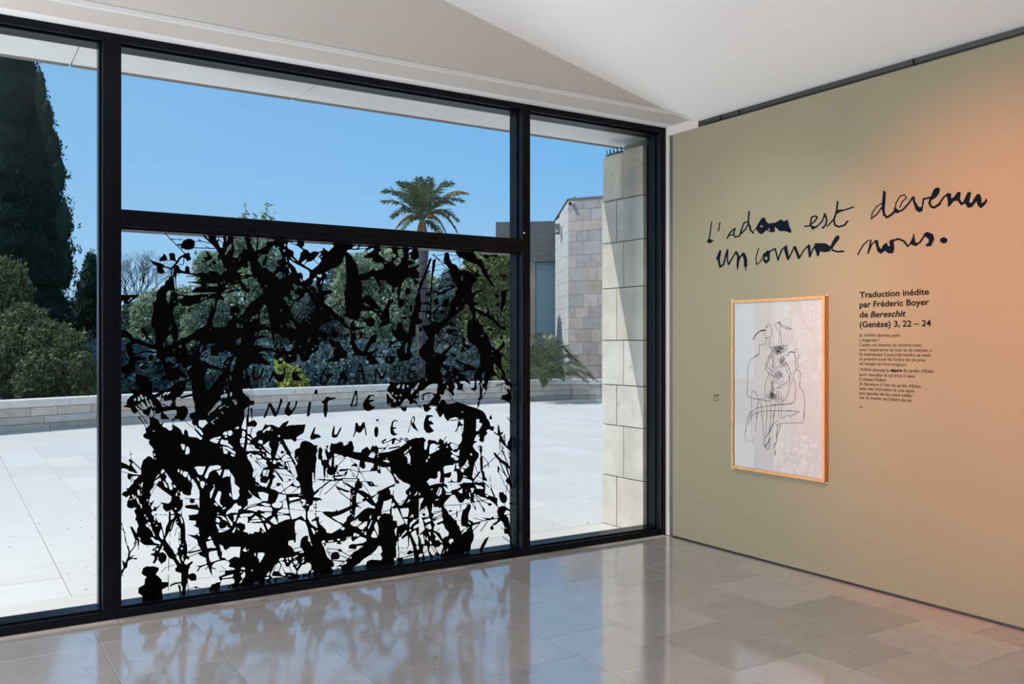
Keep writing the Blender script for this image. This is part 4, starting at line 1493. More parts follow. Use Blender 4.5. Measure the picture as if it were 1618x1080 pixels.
P 1165,0 1210,0 1270,130 1270,390 1240,500 1210,610 1180,680 1250,710 1265,790 1200,830 1080,820 1230,900 1250,990 1290,1030 1300,1079 1618,1079 1618,0
H 1150,0 1210,0 1215,60 1240,130 1165,135 1160,50
H 1150,160 1260,160 1275,190 1260,250 1070,235 1080,210 1140,200
H 1040,285 1110,285 1125,320 1150,340 1150,350 1030,350
H 1070,245 1270,265 1270,290 1210,300 1250,300 1220,345 1160,350 1160,330 1200,310 1190,290 1070,260
O 1155,290 42,38
L 10 1040,250 1270,262
P 1040,370 1060,355 1240,345 1280,440 1110,412 1050,400
H 1110,420 1180,430 1165,440 1230,440 1240,480 1100,495
H 1010,440 1100,415 1170,440 1235,440 1245,490 1100,510 1090,520 1110,560 1100,590 1180,600 1210,590 1215,660 1180,675 1250,710 1265,770 1180,830 1060,800 1040,640 990,490
P 1090,515 1240,495 1240,600 1160,600 1095,590 1110,560
L 14 1180,670 1230,700
H 1060,820 1230,900 1250,980 1180,1010 1090,1020 1050,900
L 10 1080,820 1200,870
L 8 1080,1010 1120,985
L 10 1130,1075 1250,985
L 12 1150,1079 1290,1055
H 1240,1000 1280,1025 1200,1060
H 1240,820 1265,800 1275,830 1255,845
H 1280,0 1350,0 1355,20 1325,95 1300,75 1285,40
Q 1378,25 12,9
Q 1497,42 11,12
H 1440,150 1490,90 1500,65 1517,75 1500,110 1480,170 1455,245 1437,240
H 1510,265 1570,130 1618,120 1618,170 1590,220 1585,280 1618,380 1590,375 1530,300
L 8 1510,290 1580,370
H 1490,330 1530,320 1565,370 1550,375
H 1525,610 1540,550 1575,570 1595,610 1570,635
Q 1562,485 10,15
H 1545,520 1618,520 1618,540 1560,530
H 1530,655 1570,660 1618,700 1618,715 1555,720
H 1550,725 1618,735 1618,745 1570,745
H 1560,765 1618,765 1618,785 1580,785
H 1395,890 1435,840 1455,870 1450,895
H 1375,935 1470,905 1520,1030 1390,1035
H 1590,1010 1618,980 1618,1079
L 10 35,640 80,760 110,920 150,1079
P 20,630 55,640 50,670 20,650
L 10 30,710 100,790
L 8 90,800 95,900 130,1000
L 10 175,690 260,900 270,960
L 10 200,690 290,830
P 180,700 240,850 260,910 290,850 280,810 200,700
L 20 300,850 240,970
H 290,900 310,890 300,960 270,980
L 9 320,900 305,1055
L 9 310,900 200,1070
L 9 270,980 190,1060
L 10 265,560 262,605
P 290,880 320,880 310,1055 300,1055
T 346 762 F
H 190,0 240,0 250,20 330,90 310,130 325,200 290,260 250,272 215,255 200,120
H 160,170 180,158 200,215 190,225 170,205
H 0,130 40,155 30,200 10,290 20,340 60,375 45,388 0,350
H 45,410 90,388 118,395 90,415 60,418
H 105,500 140,440 200,400 230,350 275,320 300,360 355,375 350,410 300,430 300,475 180,475 140,500
H 455,120 480,130 520,190 600,240 690,290 640,320 590,330 450,360 460,300 445,265 500,250 530,210 500,180
H 615,150 700,150 780,180 770,290 690,290 640,220
H 580,25 590,20 595,40 582,40
H 620,0 690,0 720,10 780,0 760,60 730,80 710,70 650,40
Q 622,50 10,10
P 700,60 730,55 725,85
H 850,0 1270,0 1280,60 1295,150 1270,175 1060,180 960,160 880,110 800,95
O 938,28 35,30
L 9 800,92 920,55
L 9 980,15 1060,170
L 14 970,165 1180,0
L 10 1140,175 1270,65
P 1110,50 1160,10 1220,60 1280,50 1270,90 1200,70
H 1090,235 1260,228 1280,245 1120,290
H 940,180 1060,195 1060,250 1000,295 890,300 930,220
H 1110,325 1270,290 1290,310 1240,320 1130,330
H 1290,265 1350,262 1380,300 1330,310 1300,290
H 1320,320 1370,310 1360,345 1320,370
H 1110,340 1300,320 1320,400 1350,410 1370,450 1370,600 1300,520 1220,560 1150,580 1130,510 1115,450
H 1365,350 1395,335 1430,360 1400,360
L 9 1115,415 1270,435 1618,455
H 1480,0 1618,0 1618,60 1500,150 1475,60
L 9 1618,130 1565,240
H 1490,215 1600,110 1618,120 1618,245 1500,230
H 1480,340 1490,290 1618,285 1618,500 1560,540 1530,600 1540,640 1555,720 1450,650 1400,560 1400,460 1420,440 1430,380
L 12 1528,290 1530,560
P 1480,395 1550,375 1560,390 1500,408
L 8 1480,355 1560,340
L 9 1490,480 1530,510
L 9 1430,450 1618,455
P 1460,600 1480,580 1540,545 1575,540 1575,580 1550,600 1480,610 1470,640
L 18 1540,600 1570,720
H 1580,640 1618,610 1618,670
H 830,345 900,305 960,305 1000,320 990,370 960,400 900,400 850,380
H 1005,300 1060,265 1090,400 1110,480 1060,490 920,460 1000,410 1010,360
L 10 1010,405 1110,410
H 655,330 720,320 800,340 820,365 740,372
H 385,415 430,370 600,345 590,355 450,385 400,425
H 430,425 500,390 600,370 800,385 835,400 840,450 650,450 620,430 590,460 520,440
P 600,435 660,435 670,460 630,460
H 640,480 830,460 830,510 740,560
L 8 640,485 830,480
H 915,480 1010,485 1020,500 920,505
H 925,520 1010,510 1110,525 1125,570 1040,590 940,635
H 800,600 870,530 890,560 930,640 910,660 870,655
H 325,530 340,500 400,490 470,490 530,480 550,490 500,530 350,545
H 275,640 310,555 450,545 460,600 440,635 690,640 740,760 735,790 690,740 660,700 640,720 640,770 590,790 570,770 530,810 380,770 420,720 410,660 340,630
L 12 640,790 580,780
H 505,580 580,520 650,570
H 500,600 640,575 680,610 470,625
L 8 510,590 650,577
H 665,550 700,560 730,590 700,600
H 740,640 780,650 822,690 780,742 760,720 735,660
L 8 730,650 770,740
H 670,760 690,760 710,790 690,795
H 455,795 480,800 480,815 460,810
H 225,520 290,500 260,600 230,620 240,560
H 105,510 130,530 215,640 210,680 190,680
L 9 110,530 190,690
H 0,520 60,530 100,560 140,620 130,700 180,720 90,770 0,790
P 0,530 40,540 60,580 130,610 140,660 100,710 40,730 0,700
L 10 0,735 110,760
Q 0,600 18,25
H 210,775 245,720 260,700 270,710 240,790 215,790
H 285,715 295,710 325,750 310,755
H 1195,700 1200,620 1260,580 1360,620 1400,720 1420,830 1450,930 1410,930 1410,840 1370,835 1320,860 1290,910 1280,1000 1180,1040 1090,980 1100,920 1180,905 1185,950 1210,950 1215,820 1245,795 1205,800
H 1450,710 1490,730 1520,790 1500,825 1475,770
Q 1545,765 15,12
Q 1460,980 12,12
Q 1448,950 10,8
H 1165,1050 1290,1020 1330,1079 1180,1079
H 10,975 65,1000 70,1050 100,1065 190,1015 340,1015 345,1079 20,1079
H 375,1040 400,1050 440,1079 375,1079
Q 415,1030 10,8
Q 460,1060 10,10
Q 1270,195 10,8
Q 1305,192 10,9
P 1100,210 1080,200 1130,560 1150,580 1125,580
T 504 762 F
H 0,0 570,0 560,90 490,110 500,190 490,260 490,370 300,450 180,460 0,470
L 20 0,105 140,0
L 9 90,10 10,200
L 12 85,190 290,0
P 260,40 310,70 440,120 500,140 480,150 440,155 280,95
L 14 300,100 340,160 490,275
L 14 380,0 560,110
L 16 420,0 560,90
L 9 400,60 420,45
P 0,240 20,240 62,285 0,275
L 9 0,455 280,465
O 277,450 14,20
H 0,470 90,480 170,530 270,610 370,680 320,730 200,800 120,790 110,740 40,670 0,640
L 9 0,640 60,605
P 75,485 100,480 180,530 120,520
L 26 85,490 260,600 420,670
H 200,545 330,510 485,435 490,510 440,550 430,600 390,650 300,610
L 12 395,625 405,650
L 9 360,690 360,750
Q 380,725 24,24
H 350,700 360,700 360,745 345,740
H 690,0 760,0 760,60 800,130 810,200 700,130 620,110 620,95 680,90
H 750,0 1240,0 1100,60 980,120 920,140 910,180 830,220 790,180 760,80 
P 755,0 860,0 880,45 955,50 950,57 800,62
H 805,10 840,8 835,28
L 9 700,30 790,160 810,220
H 590,200 610,160 720,240 680,270 690,300 590,320
H 600,340 740,285 810,340 830,360 880,370 885,410 800,395 760,400 700,430 560,560 580,390 640,380
L 12 580,365 670,402
L 8 780,395 560,580
P 640,490 670,470 670,495 650,500
H 840,250 940,170 920,300 890,330 
L 8 900,220 920,250
H 1100,90 1180,60 1160,200 1130,180 1130,140
H 1025,290 1060,290 1150,250 1140,370 1120,430 980,480 1000,400
H 980,480 1120,430 1120,490 1080,490 1040,480 1000,500
L 8 980,475 1130,425
H 1200,30 1300,0 1370,5 1430,30 1440,60 1410,90 1370,130 1370,180 1400,200 1370,260 1250,330 1190,250 1175,180 1180,90
H 1250,350 1310,290 1310,310 1370,270 1300,360
L 8 1280,350 1340,290
H 1175,310 1200,350 1150,390 1150,340
H 1150,410 1235,400 1300,540 1350,640 1240,690 1225,600 1160,600 1150,500
L 12 1195,400 1195,430
L 8 1165,520 1165,600
H 1280,410 1410,400 1420,440 1400,540 1320,545
H 1330,570 1400,575 1390,660 1380,660
L 12 1310,550 1420,565
Q 510,330 8,30
H 515,190 525,190 520,260 508,270
Q 545,145 9,9
Q 548,200 7,9
Q 508,435 9,12
Q 508,495 7,12
Q 535,520 8,12
Q 765,240 10,12
L 8 500,100 640,100
H 1430,160 1450,145 1440,190 1425,190
H 1495,215 1550,140 1560,145 1540,190
Q 1600,170 10,20
H 1380,330 1420,265 1440,260 1430,290
Q 1595,300 14,28
Q 1605,455 12,40
H 1430,550 1470,500 1490,510 1485,550 1465,545 1470,515 1440,560
H 1590,500 1618,440 1618,540
H 1425,690 1440,640 1500,580 1550,590 1480,650 1440,710
H 1490,700 1520,670 1580,640 1580,690 1500,730
Q 1438,750 18,18
H 1535,560 1575,565 1560,580
H 1300,860 1310,820 1370,750 1390,770 1330,830
H 1190,740 1230,700 1225,760 1215,850 1200,800
H 1270,800 1280,820 1270,840
H 1260,860 1300,850 1310,895 1400,830 1410,1000 1400,1040 1250,1040
L 9 1415,820 1415,980 1395,1045
L 8 1250,1035 1400,1020
H 1240,900 1250,1079 1220,1079 1225,950
H 1430,830 1510,970 1535,1079 1440,1079 1420,1010 1425,900
P 1430,800 1540,1020 1580,1079 1500,1079 1420,820
H 1450,800 1500,760 1530,750 1540,820 1560,850 1570,920 1560,1000 1530,970
H 1560,820 1618,820 1618,920 1600,880
L 9 1540,990 1618,1000
H 1590,1010 1600,1010 1590,1050
H 870,680 910,610 940,700 940,850 900,760 880,720
L 9 900,600 940,640
H 920,540 980,520 950,560 930,600
H 820,850 850,770 880,760 920,850 910,870 850,870
L 9 890,760 930,860
H 770,720 830,590 830,570 800,570 800,540 825,500 820,560 840,600 790,730
H 560,640 600,580 620,560 620,600 680,620 600,690 540,690
H 500,630 620,560 600,600 540,680 500,665
L 8 510,665 600,580
L 8 490,635 530,600
H 580,720 710,630 700,640 590,720
H 620,700 720,620 765,610 750,690 700,740 660,740
L 9 740,690 700,740
Q 690,775 18,9
H 710,810 745,760 745,830
H 550,790 640,820 630,850 550,850 540,870
H 430,900 430,870 510,840 530,930 650,850 740,880 750,920 700,950 590,970 520,970 480,990 460,1079 140,1079 100,1000 70,960 350,930 410,910
L 8 350,955 500,850
L 9 530,920 640,840
L 9 540,870 610,820
P 500,860 550,860 550,930 525,930
P 480,990 510,970 560,990 650,960 730,950 600,1010 580,1050 480,1050
L 20 540,1030 700,960
H 580,1060 640,1020 720,980 650,1040 620,1079 540,1079
P 270,970 300,930 280,890 330,920 355,980 320,970
H 35,950 60,910 100,920 90,950 50,955
H 140,920 220,905 230,925 150,935
Q 310,900 24,14
H 50,970 75,965 110,1050 90,1050
L 9 130,1040 320,1060
P 300,1079 340,1040 380,1079
L 24 90,960 130,1079
H 880,1079 955,995 995,1079
T 662 762 C
P 0,0 140,0 165,48 280,15 390,5 470,60 500,30 620,30 700,10 700,0 1030,0 1050,60 1040,200 820,140 830,200 790,260 770,280 730,255 690,320 640,320 560,190 510,200 430,290 400,330 390,370 520,540 580,600 640,700 660,770 760,700 700,690 660,680 665,560 680,480 700,430 760,340 820,340 820,400 780,500 780,620 850,640 840,720 870,840 860,900 820,980 830,1079 0,1079 0,820 90,740 60,600 20,520 10,450 30,300 0,300
H 0,260 60,235 75,250 40,320 10,330
Q 25,290 8,10
H 0,160 20,170 20,200 0,200
H 270,190 320,70 330,75 290,200
H 300,215 345,70 360,90 355,170 310,220
H 190,105 215,90 215,110 195,120
H 250,270 310,258 310,272 260,282
H 385,60 400,60 450,95 520,105 500,150 430,150
H 440,60 540,30 640,40 660,70 600,100 560,110 500,120 460,90
H 420,180 430,165 520,165 510,190 425,190
H 650,120 685,85 685,175 640,160 620,130
Q 740,95 8,10
Q 740,128 8,8
H 390,360 425,290 520,205 550,200 640,320 640,345 480,355
H 440,430 470,380 640,360 640,380 600,400 540,430 470,460
H 395,385 450,370 450,400 430,420
L 10 380,362 640,350 1100,262
H 460,480 540,440 640,390 650,430 500,520
P 470,440 520,430 530,450 470,465
H 520,540 560,500 660,450 680,470 660,590 670,680 620,680 580,600
L 9 500,520 700,430
P 590,440 605,440 610,550 590,550
L 9 560,550 600,620
L 8 620,590 670,600
L 12 655,360 660,430
H 665,375 760,355 740,400 700,430 670,400
H 640,705 680,700 660,765 645,740
H 670,800 730,730 810,690 800,700 750,740 750,770 700,790 675,815
H 780,600 840,625 840,640 800,660 780,640
H 470,930 480,900 510,880 545,900 540,930 490,970
H 200,470 215,330 230,340 225,380 270,390 300,380 320,410 350,390 360,450 230,490
L 10 230,470 350,440
H 210,570 240,500 360,460 370,500 300,540
H 225,620 360,540 380,570 380,600 280,640 250,660
H 195,600 360,520 370,530 220,610
L 8 200,580 360,490
L 9 210,600 370,540
H 240,690 270,650 300,670 370,640 400,680 410,720 470,780 465,840 400,860 370,890 330,800 230,750
L 10 275,775 320,730
L 9 300,650 390,610
H 10,480 50,420 130,400 150,470 160,540 60,560 20,530
O 78,503 24,26
L 9 20,500 130,380
H 80,400 120,370 130,385 100,405
H 25,450 35,430 40,440
H 130,390 190,450 180,450
L 9 45,560 160,520
H 75,590 170,560 190,600 110,640
L 9 110,640 200,600
H 110,680 180,645 195,700 200,730 150,740 100,700
L 8 110,680 150,740
H 0,830 60,810 90,950 80,970 40,970 30,900
H 85,840 95,840 110,900 95,900
H 120,880 130,840 150,920 130,920
L 9 130,800 180,870
H 150,790 180,775 185,850
H 165,930 190,920 200,960 180,980
H 255,900 265,850 320,900 270,910
L 9 230,800 400,960
H 220,785 260,800 350,920 380,960 340,940
L 10 280,800 380,930
H 330,1000 350,970 380,990 350,1079 240,1079 300,1030
H 70,1040 130,1040 120,1079 75,1079
H 200,1020 240,1060 230,1079 190,1079
H 250,1020 300,1079 280,1079
H 440,1060 460,1030 465,1050
P 690,0 1030,0 1050,80 1030,200 1000,130 1020,90 900,70 850,150 820,80 700,120
H 810,90 880,85 850,150 830,130
H 850,50 890,60 880,80
H 900,50 1020,80 1020,100 910,95
H 880,30 1000,60 1000,75 890,50
L 10 700,10 1010,30
L 14 880,0 870,160
P 870,120 1040,180 1150,215 1240,245 1235,330 1250,390 1320,365 1370,380 1450,440 1440,460 1380,430 1340,500 1400,520 1430,640 1440,760 1450,900 1480,1000 1490,1040 1450,970 1440,870 1390,800 1370,820 1340,790 1350,700 1320,620 1290,600 1230,650 1200,675 1150,650 1190,640 1240,600 1240,570 1000,610 950,640 820,690 830,640 1040,595 1100,570 1220,560 1255,550 1230,450 1250,400 1200,340 1100,260 960,220
H 1340,520 1375,450 1395,520
H 1370,470 1400,450 1420,520 1395,545
H 1350,690 1380,720 1380,740
O 980,160 22,22
L 14 870,160 1000,290 1140,350
L 12 880,150 1100,260
L 12 850,160 1180,270
O 1120,345 32,22
L 10 870,200 1020,430
L 9 900,210 1040,430
P 1000,405 1020,395 1045,460 1020,472
L 9 850,200 890,400
L 9 830,300 870,400
P 875,385 895,380 905,420 890,440
P 790,160 870,160 870,300 820,310 800,230
H 785,160 800,160 820,230 800,220
H 720,290 760,260 790,280 800,310 680,340
L 9 780,260 830,300
L 14 1030,0 1140,110 1190,230
L 10 1040,0 1000,200
L 10 1130,20 1150,110 1200,220
P 1050,160 1120,220 1200,230 1240,250 1230,300 1130,290 1060,200
H 1060,90 1120,80 1140,160 1160,210 1060,170
H 1050,190 1090,200 1100,220 1060,220
L 10 1330,0 1500,260
L 10 1400,0 1370,190
P 1400,0 1450,0 1500,120 1480,130
L 9 1450,0 1520,110
P 1262,160 1290,148 1335,150 1340,180 1385,210 1395,260 1370,320 1320,325 1285,290 1265,220
L 9 1350,320 1355,370
P 1420,322 1450,315 1530,350 1520,370 1430,342
L 9 1230,525 1560,490
L 10 860,558 1060,610
P 1005,548 1060,560 1140,560 1150,535 1180,540 1190,570 1100,600 1010,560
L 14 970,770 1080,620
L 14 840,770 960,640
P 1125,700 1145,680 1180,700 1180,740 1155,750 1125,735
L 14 1150,690 1190,650
P 770,575 860,620 840,650 800,640
P 1110,845 1060,960 990,1079 930,1079 1000,960 1040,890
L 12 1300,710 1370,770
L 12 1320,855 1460,950
L 12 1365,1020 1400,1060
L 9 1475,560 1450,650 1460,900
L 9 1470,640 1480,760
T 188 862 C
P 120,0 150,0 175,90 240,0 265,0 180,110 170,180 230,140 240,145 200,190 300,190 270,215 200,205 140,245 130,340 70,380 30,490 25,380 60,370 70,330 45,220 100,265 140,170 150,90
L 8 30,480 75,460
L 9 80,380 45,450
L 9 60,380 35,490
L 10 305,0 308,55
P 440,0 460,0 465,20 450,20
P 490,140 510,120 560,110 570,80 510,70 570,20 600,0 690,0 640,100 620,190 560,280 530,270 560,200 560,160
H 590,60 620,20 620,60 600,80
H 560,60 590,20 580,60
O 690,185 62,80
P 640,110 690,95 755,150 740,220 690,265 670,295 650,260 615,220
Q 612,187 8,8
P 700,0 800,0 850,60 890,150 910,200 970,280 1000,310 960,200 940,130 900,140 930,90 920,40 960,0 1075,0 1080,100 1070,150 1110,170 1110,220 1070,230 1060,300 1160,235 1165,270 1110,320 1090,380 1100,450 1180,430 1225,480 1215,560 1200,545 1140,550 1090,510 1080,540 1050,700 1060,800 990,820 1000,640 980,620 985,430 940,420 890,400 885,350 920,330 860,220 790,190 740,110 700,50
Q 993,42 16,16
H 1000,150 1020,140 1020,160 1000,165
H 1035,240 1070,200 1100,220 1060,290 1030,280
L 12 990,310 940,130
H 985,180 1010,170 1020,250 1000,230
L 9 1140,255 1090,400
L 9 605,0 720,75
L 9 785,200 775,840
O 783,795 9,10
L 9 670,415 720,350 880,300
P 795,630 830,600 900,575 980,570 980,590 910,600 840,625 810,645
P 930,610 950,600 970,700 960,820 930,820 960,740
L 9 965,620 985,780
L 10 1080,540 1100,780
L 9 1060,700 1220,645 1290,670 1380,740
O 1215,655 30,16
O 1163,490 62,62
L 12 890,160 1090,100 1290,65
L 12 890,140 980,60
L 10 1100,90 1220,0
L 12 1110,170 1280,100
P 1090,110 1290,50 1300,75 1110,120
P 1260,0 1618,0 1618,220 1560,160 1545,70 1430,90 1415,130 1430,220 1450,260 1618,200 1618,220 1500,270 1460,330 1535,360 1520,375 1460,350 1475,480 1440,420 1400,310 1380,300 1360,310 1290,340 1240,410 1225,390 1270,330 1195,320 1310,305 1385,280 1370,190 1300,160 1270,150 1250,110 1310,80
H 1385,0 1520,0 1530,30 1440,30 1400,40
H 1430,220 1470,210 1440,240
H 1420,130 1450,90 1545,70 1560,160 1618,220 1590,205 1460,240 1425,170
L 12 1360,370 1400,330
P 355,440 380,350 440,320 490,325 550,320 630,345 625,380 580,450 610,470 670,530 680,570 760,570 780,580 770,640 680,690 690,840 690,880 360,920 370,790 300,740 310,660 400,610 410,520 440,490 400,470 370,450
P 1420,680 1470,600 1510,600 1540,575 1610,575 1590,620 1570,700 1618,700 1618,760 1430,760
P 1580,500 1618,480 1618,540
T 346 862 F
H 15,0 65,0 75,45 110,70 180,15 340,15 325,185 250,165 215,185 135,235 90,185 45,185 50,100 25,60
H 0,240 90,225 160,250 170,280 150,330 230,345 260,370 110,395 90,410 100,440 0,490
H 0,205 20,205 10,220 0,215
L 8 0,410 250,375
L 8 30,310 120,390
H 40,500 130,470 190,455 225,440 220,490 60,510
H 0,520 30,550 0,580
H 50,530 220,510 245,540 245,580 200,600 100,660 0,710 20,620 30,570
L 10 0,490 60,520
L 8 60,520 220,510
H 135,670 200,615 200,650 220,675 140,685
L 8 150,680 200,640
H 375,75 400,40 450,80 430,92 400,90
Q 415,35 10,9
Q 460,62 10,9
Q 570,135 10,26
H 610,150 620,105 710,105 718,140 680,210 640,270 630,210 610,180
H 340,360 370,335 410,345 410,380 370,370
H 325,430 340,405 380,400
H 345,470 400,405 415,420 410,490 380,510 345,480
H 315,590 355,540 370,550 330,605
Q 372,522 10,10
Q 520,385 10,13
H 290,665 310,625 350,645 395,650 340,665
H 495,610 540,600 570,625 500,625
H 540,575 600,570 635,550 630,570 560,590
H 560,605 620,590 620,620 580,625
H 740,460 805,395 800,430 780,470
H 800,470 890,290 900,290 830,470
H 870,400 910,290 940,260 975,300 940,400
H 945,235 960,200 1000,185 1030,200 1010,230
H 950,250 1010,240 990,290
H 1010,250 1030,255 1060,330 1100,320 1150,420 1050,420 990,300
H 950,410 990,310 1050,470 1000,465
H 1055,190 1085,180 1080,225 1060,220
H 1095,185 1140,170 1140,225 1110,220
Q 1080,245 14,14
H 1160,190 1200,160 1245,140 1240,165 1170,200
H 1170,220 1220,200 1210,215
H 1170,240 1235,225 1240,280 1200,300
H 1110,310 1150,265 1165,270 1180,430 1160,430
H 1175,320 1225,400 1205,445 1185,430
H 1215,330 1275,265 1235,350
H 1310,210 1335,165 1345,185 1320,215
H 1300,270 1330,220 1350,215 1330,260
H 1235,430 1250,390 1290,330 1310,300 1360,290 1395,260 1430,270 1460,310 1450,380 1420,390 1410,440 1380,455 1330,440 1300,490 1250,450
H 1450,410 1475,380 1498,400 1470,420
H 1225,480 1260,490 1250,500
H 1510,460 1570,430 1590,440 1580,460 1515,472
H 1600,470 1618,465 1618,480
Q 1465,445 12,20
H 1090,465 1140,465 1135,485 1095,485
H 725,500 780,490 760,530 730,520
H 715,540 755,540 740,570
Q 725,590 16,7
H 775,480 790,500 770,540
H 800,540 850,500 880,500 860,560 820,550
Q 795,595 20,12
H 820,470 890,480 1000,480 1050,520 1050,550 990,520 830,490
H 870,580 920,520 1000,530 1050,550 960,575
L 9 920,500 880,590
H 1030,490 1080,490 1098,545 1080,548
H 1120,540 1130,515 1160,530 1145,545
H 1140,0 1285,0 1275,20 1170,45 1140,15
H 1165,60 1290,25 1330,70 1200,95
H 1260,105 1335,75 1340,105 1280,112
T 504 862 C
P 0,0 75,0 95,70 130,170 165,260 200,350 260,440 280,470 0,520
P 650,0 940,0 900,60 830,130 700,210 640,275 610,290 550,330 520,360 510,410 360,440 410,410 360,390 350,330 280,320 340,310 430,280 440,250 420,220 480,190 500,210 515,170 490,150 520,130 550,90 620,60
P 975,0 1215,0 1220,180 1200,200 1185,180 1190,280 1210,320 760,370 750,330 640,280 740,310 760,240 830,215 980,225 1000,190 970,130 1000,90
P 185,170 200,120 250,90 310,100 330,170 310,210 190,220
L 12 130,40 310,60 500,170
L 9 150,95 210,110
P 290,70 335,40 370,80 340,100
L 12 310,140 460,200
L 14 190,230 400,240
L 9 260,235 380,250
L 12 430,230 340,300 270,330
L 12 470,200 500,150
L 9 130,50 200,180
L 9 110,60 170,160
L 18 140,190 230,280
P 210,240 240,270 240,310 210,340 180,310
L 9 260,400 300,340
L 9 290,350 380,420
L 9 270,400 350,430
P 140,180 190,230 230,330 180,300
L 12 530,350 640,370
O 648,358 16,14
H 0,430 40,470 30,485 0,450
P 465,0 640,0 580,50 470,45
L 9 460,90 570,60
H 600,0 700,0 640,40 560,90 590,40
L 14 1255,0 1262,200
L 8 1240,40 1390,30
L 9 1410,0 1395,50
L 8 1270,90 1390,130
P 1385,110 1400,90 1440,70 1490,85 1490,110 1440,130 1410,140
L 14 1260,210 1490,140
P 1235,190 1320,180 1330,230 1280,260 1235,230
L 12 1310,280 1360,210 1490,190
P 1360,250 1400,250 1390,275 1360,270
H 1190,190 1205,180 1220,300 1190,290
L 10 1225,190 1260,290
P 1480,0 1530,0 1550,60 1618,40 1618,150 1590,180 1618,280 1520,280 1520,250 1500,180 1490,80
H 1500,200 1510,195 1500,260
H 1480,230 1490,210 1480,260
P 740,320 1000,310 1000,380 760,380
T 662 862 C
P 0,0 70,0 65,80 100,200 95,240 50,240 50,170 70,120 0,130
H 10,130 45,115 40,160 20,180
P 0,180 25,180 20,220 50,230 40,240 0,240
P 130,0 175,0 160,70 240,190 230,220 200,210 150,110
L 9 200,20 300,160
L 12 235,0 310,130
P 290,100 325,120 305,160 260,150 250,120
L 9 60,130 140,60
L 9 150,100 200,210
P 240,0 320,0 330,10 250,25
P 385,0 820,0 820,50 790,95 720,92 700,150 340,195 330,180
H 430,20 350,165 345,180 400,90
H 440,60 460,35 460,60 430,105
Q 690,150 8,8
P 1040,0 1000,60 970,90 970,115 890,125 950,75 980,0
L 12 1370,10 1405,50
P 1460,0 1500,0 1500,40 1465,35
"""
LETTERS = """
G 346 562
P 545,170 575,170 565,250 555,320 580,350 620,330 670,260 680,170 705,190 700,270 650,350 590,392 540,385 520,340 530,260
G 346 562
P 850,225 870,230 900,280 980,300 1020,270 1020,185 1048,185 1050,240 1030,360 1000,415 930,408 870,330 865,300 790,425 770,420 800,360
G 346 562
P 1280,155 1310,165 1305,185 1240,190 1190,250 1350,250 1355,262 1250,275 1235,300 1305,375 1290,390 1180,388 1145,330 1150,280 1190,210
G 504 562
P 130,175 140,190 80,250 45,340 40,400 60,435 110,420 140,370 110,320 140,280 210,270 230,315 160,350 150,400 100,450 50,470 10,430 15,350 60,240
G 504 562
P 300,440 330,270 370,250 390,160 430,118 470,150 450,210 420,260 420,290 450,340 460,380 430,405 360,370 320,440
H 400,160 430,135 445,155 430,200 385,245 380,220
G 504 562
P 555,380 600,230 640,125 670,130 700,230 735,238 735,250 705,252 740,380 700,385 670,265 610,250 580,380
H 620,220 650,160 665,220
G 504 562
P 890,195 910,190 980,320 1010,310 1060,185 1075,190 1030,350 995,370 960,350 910,250 900,330 885,385 870,380
G 504 562
P 1195,150 1250,145 1280,170 1270,250 1250,300 1190,375 1170,370 1190,270
H 1215,170 1245,160 1262,180 1250,250 1235,290 1200,345 1205,260
G 504 562
P 1420,240 1410,220 1430,160 1480,120 1530,125 1535,155 1520,160 1490,140 1440,165 1430,210 1440,230 1540,238 1540,248 1440,260 1410,310 1430,340 1510,340 1515,355 1420,375 1385,340 1385,290
G 346 562
P 700,975 720,910 760,830 780,750 810,740 840,770 900,890 950,760 965,680 990,670 1005,710 960,830 910,950 880,963 860,940 800,800 740,960 715,983
G 346 562
P 1040,850 1090,730 1120,720 1130,740 1110,780 1110,820 1150,860 1200,780 1210,710 1235,705 1238,740 1210,820 1150,920 1100,950 1050,925 1032,880
G 346 562
P 1420,720 1458,722 1430,910 1455,915 1400,960 1385,950 1400,820
P 1498,600 1515,540 1540,525 1558,545 1550,620 1535,600
G 504 562
P 35,720 80,700 110,650 150,640 180,660 270,650 265,670 150,710 135,740 140,850 115,965 90,970 70,890 75,750 50,742
G 504 562
P 490,795 560,580 565,545 600,545 610,640 605,790 520,802
H 525,785 575,600 590,640 585,770
G 504 562
P 700,730 780,620 830,610 878,620 870,645 830,625 780,690 880,690 870,710 810,730 795,750 840,790 888,795 880,820 820,860 770,875 720,850 690,790
G 346 662
P 1437,280 1470,200 1508,120 1525,125 1500,230 1560,235 1610,268 1600,290 1540,300 1490,322 1445,320
G 504 662
P 230,110 250,115 240,240 280,240 335,130 355,130 350,160 290,280 235,295 200,275 205,200
G 504 662
P 575,60 600,50 630,100 650,110 695,45 720,45 755,250 735,252 715,130 660,210 620,215 590,190 545,285 535,280 565,180
G 504 662
P 880,130 905,115 935,130 938,210 925,270 905,285 880,265 870,190
P 900,0 955,0 920,40 900,20
G 504 662
P 1150,40 1190,8 1240,20 1235,40 1200,25 1170,60 1165,120 1225,135 1220,150 1170,155 1200,220 1250,232 1180,262 1135,235 1122,160 1140,90
G 504 562
P 1440,1079 1455,1000 1490,945 1515,970 1515,1020 1500,1060 1570,1190 1555,1187 1480,1130 1450,1070 1412,1215 1400,1210
H 1465,1060 1470,1000 1492,965 1500,1010 1485,1050
G 662 562
P 95,985 120,930 215,935 218,965 175,960 150,1000 155,1020 190,1025 240,1075 165,1090 240,1185 170,1218 120,1212 75,1150 75,1060
"""
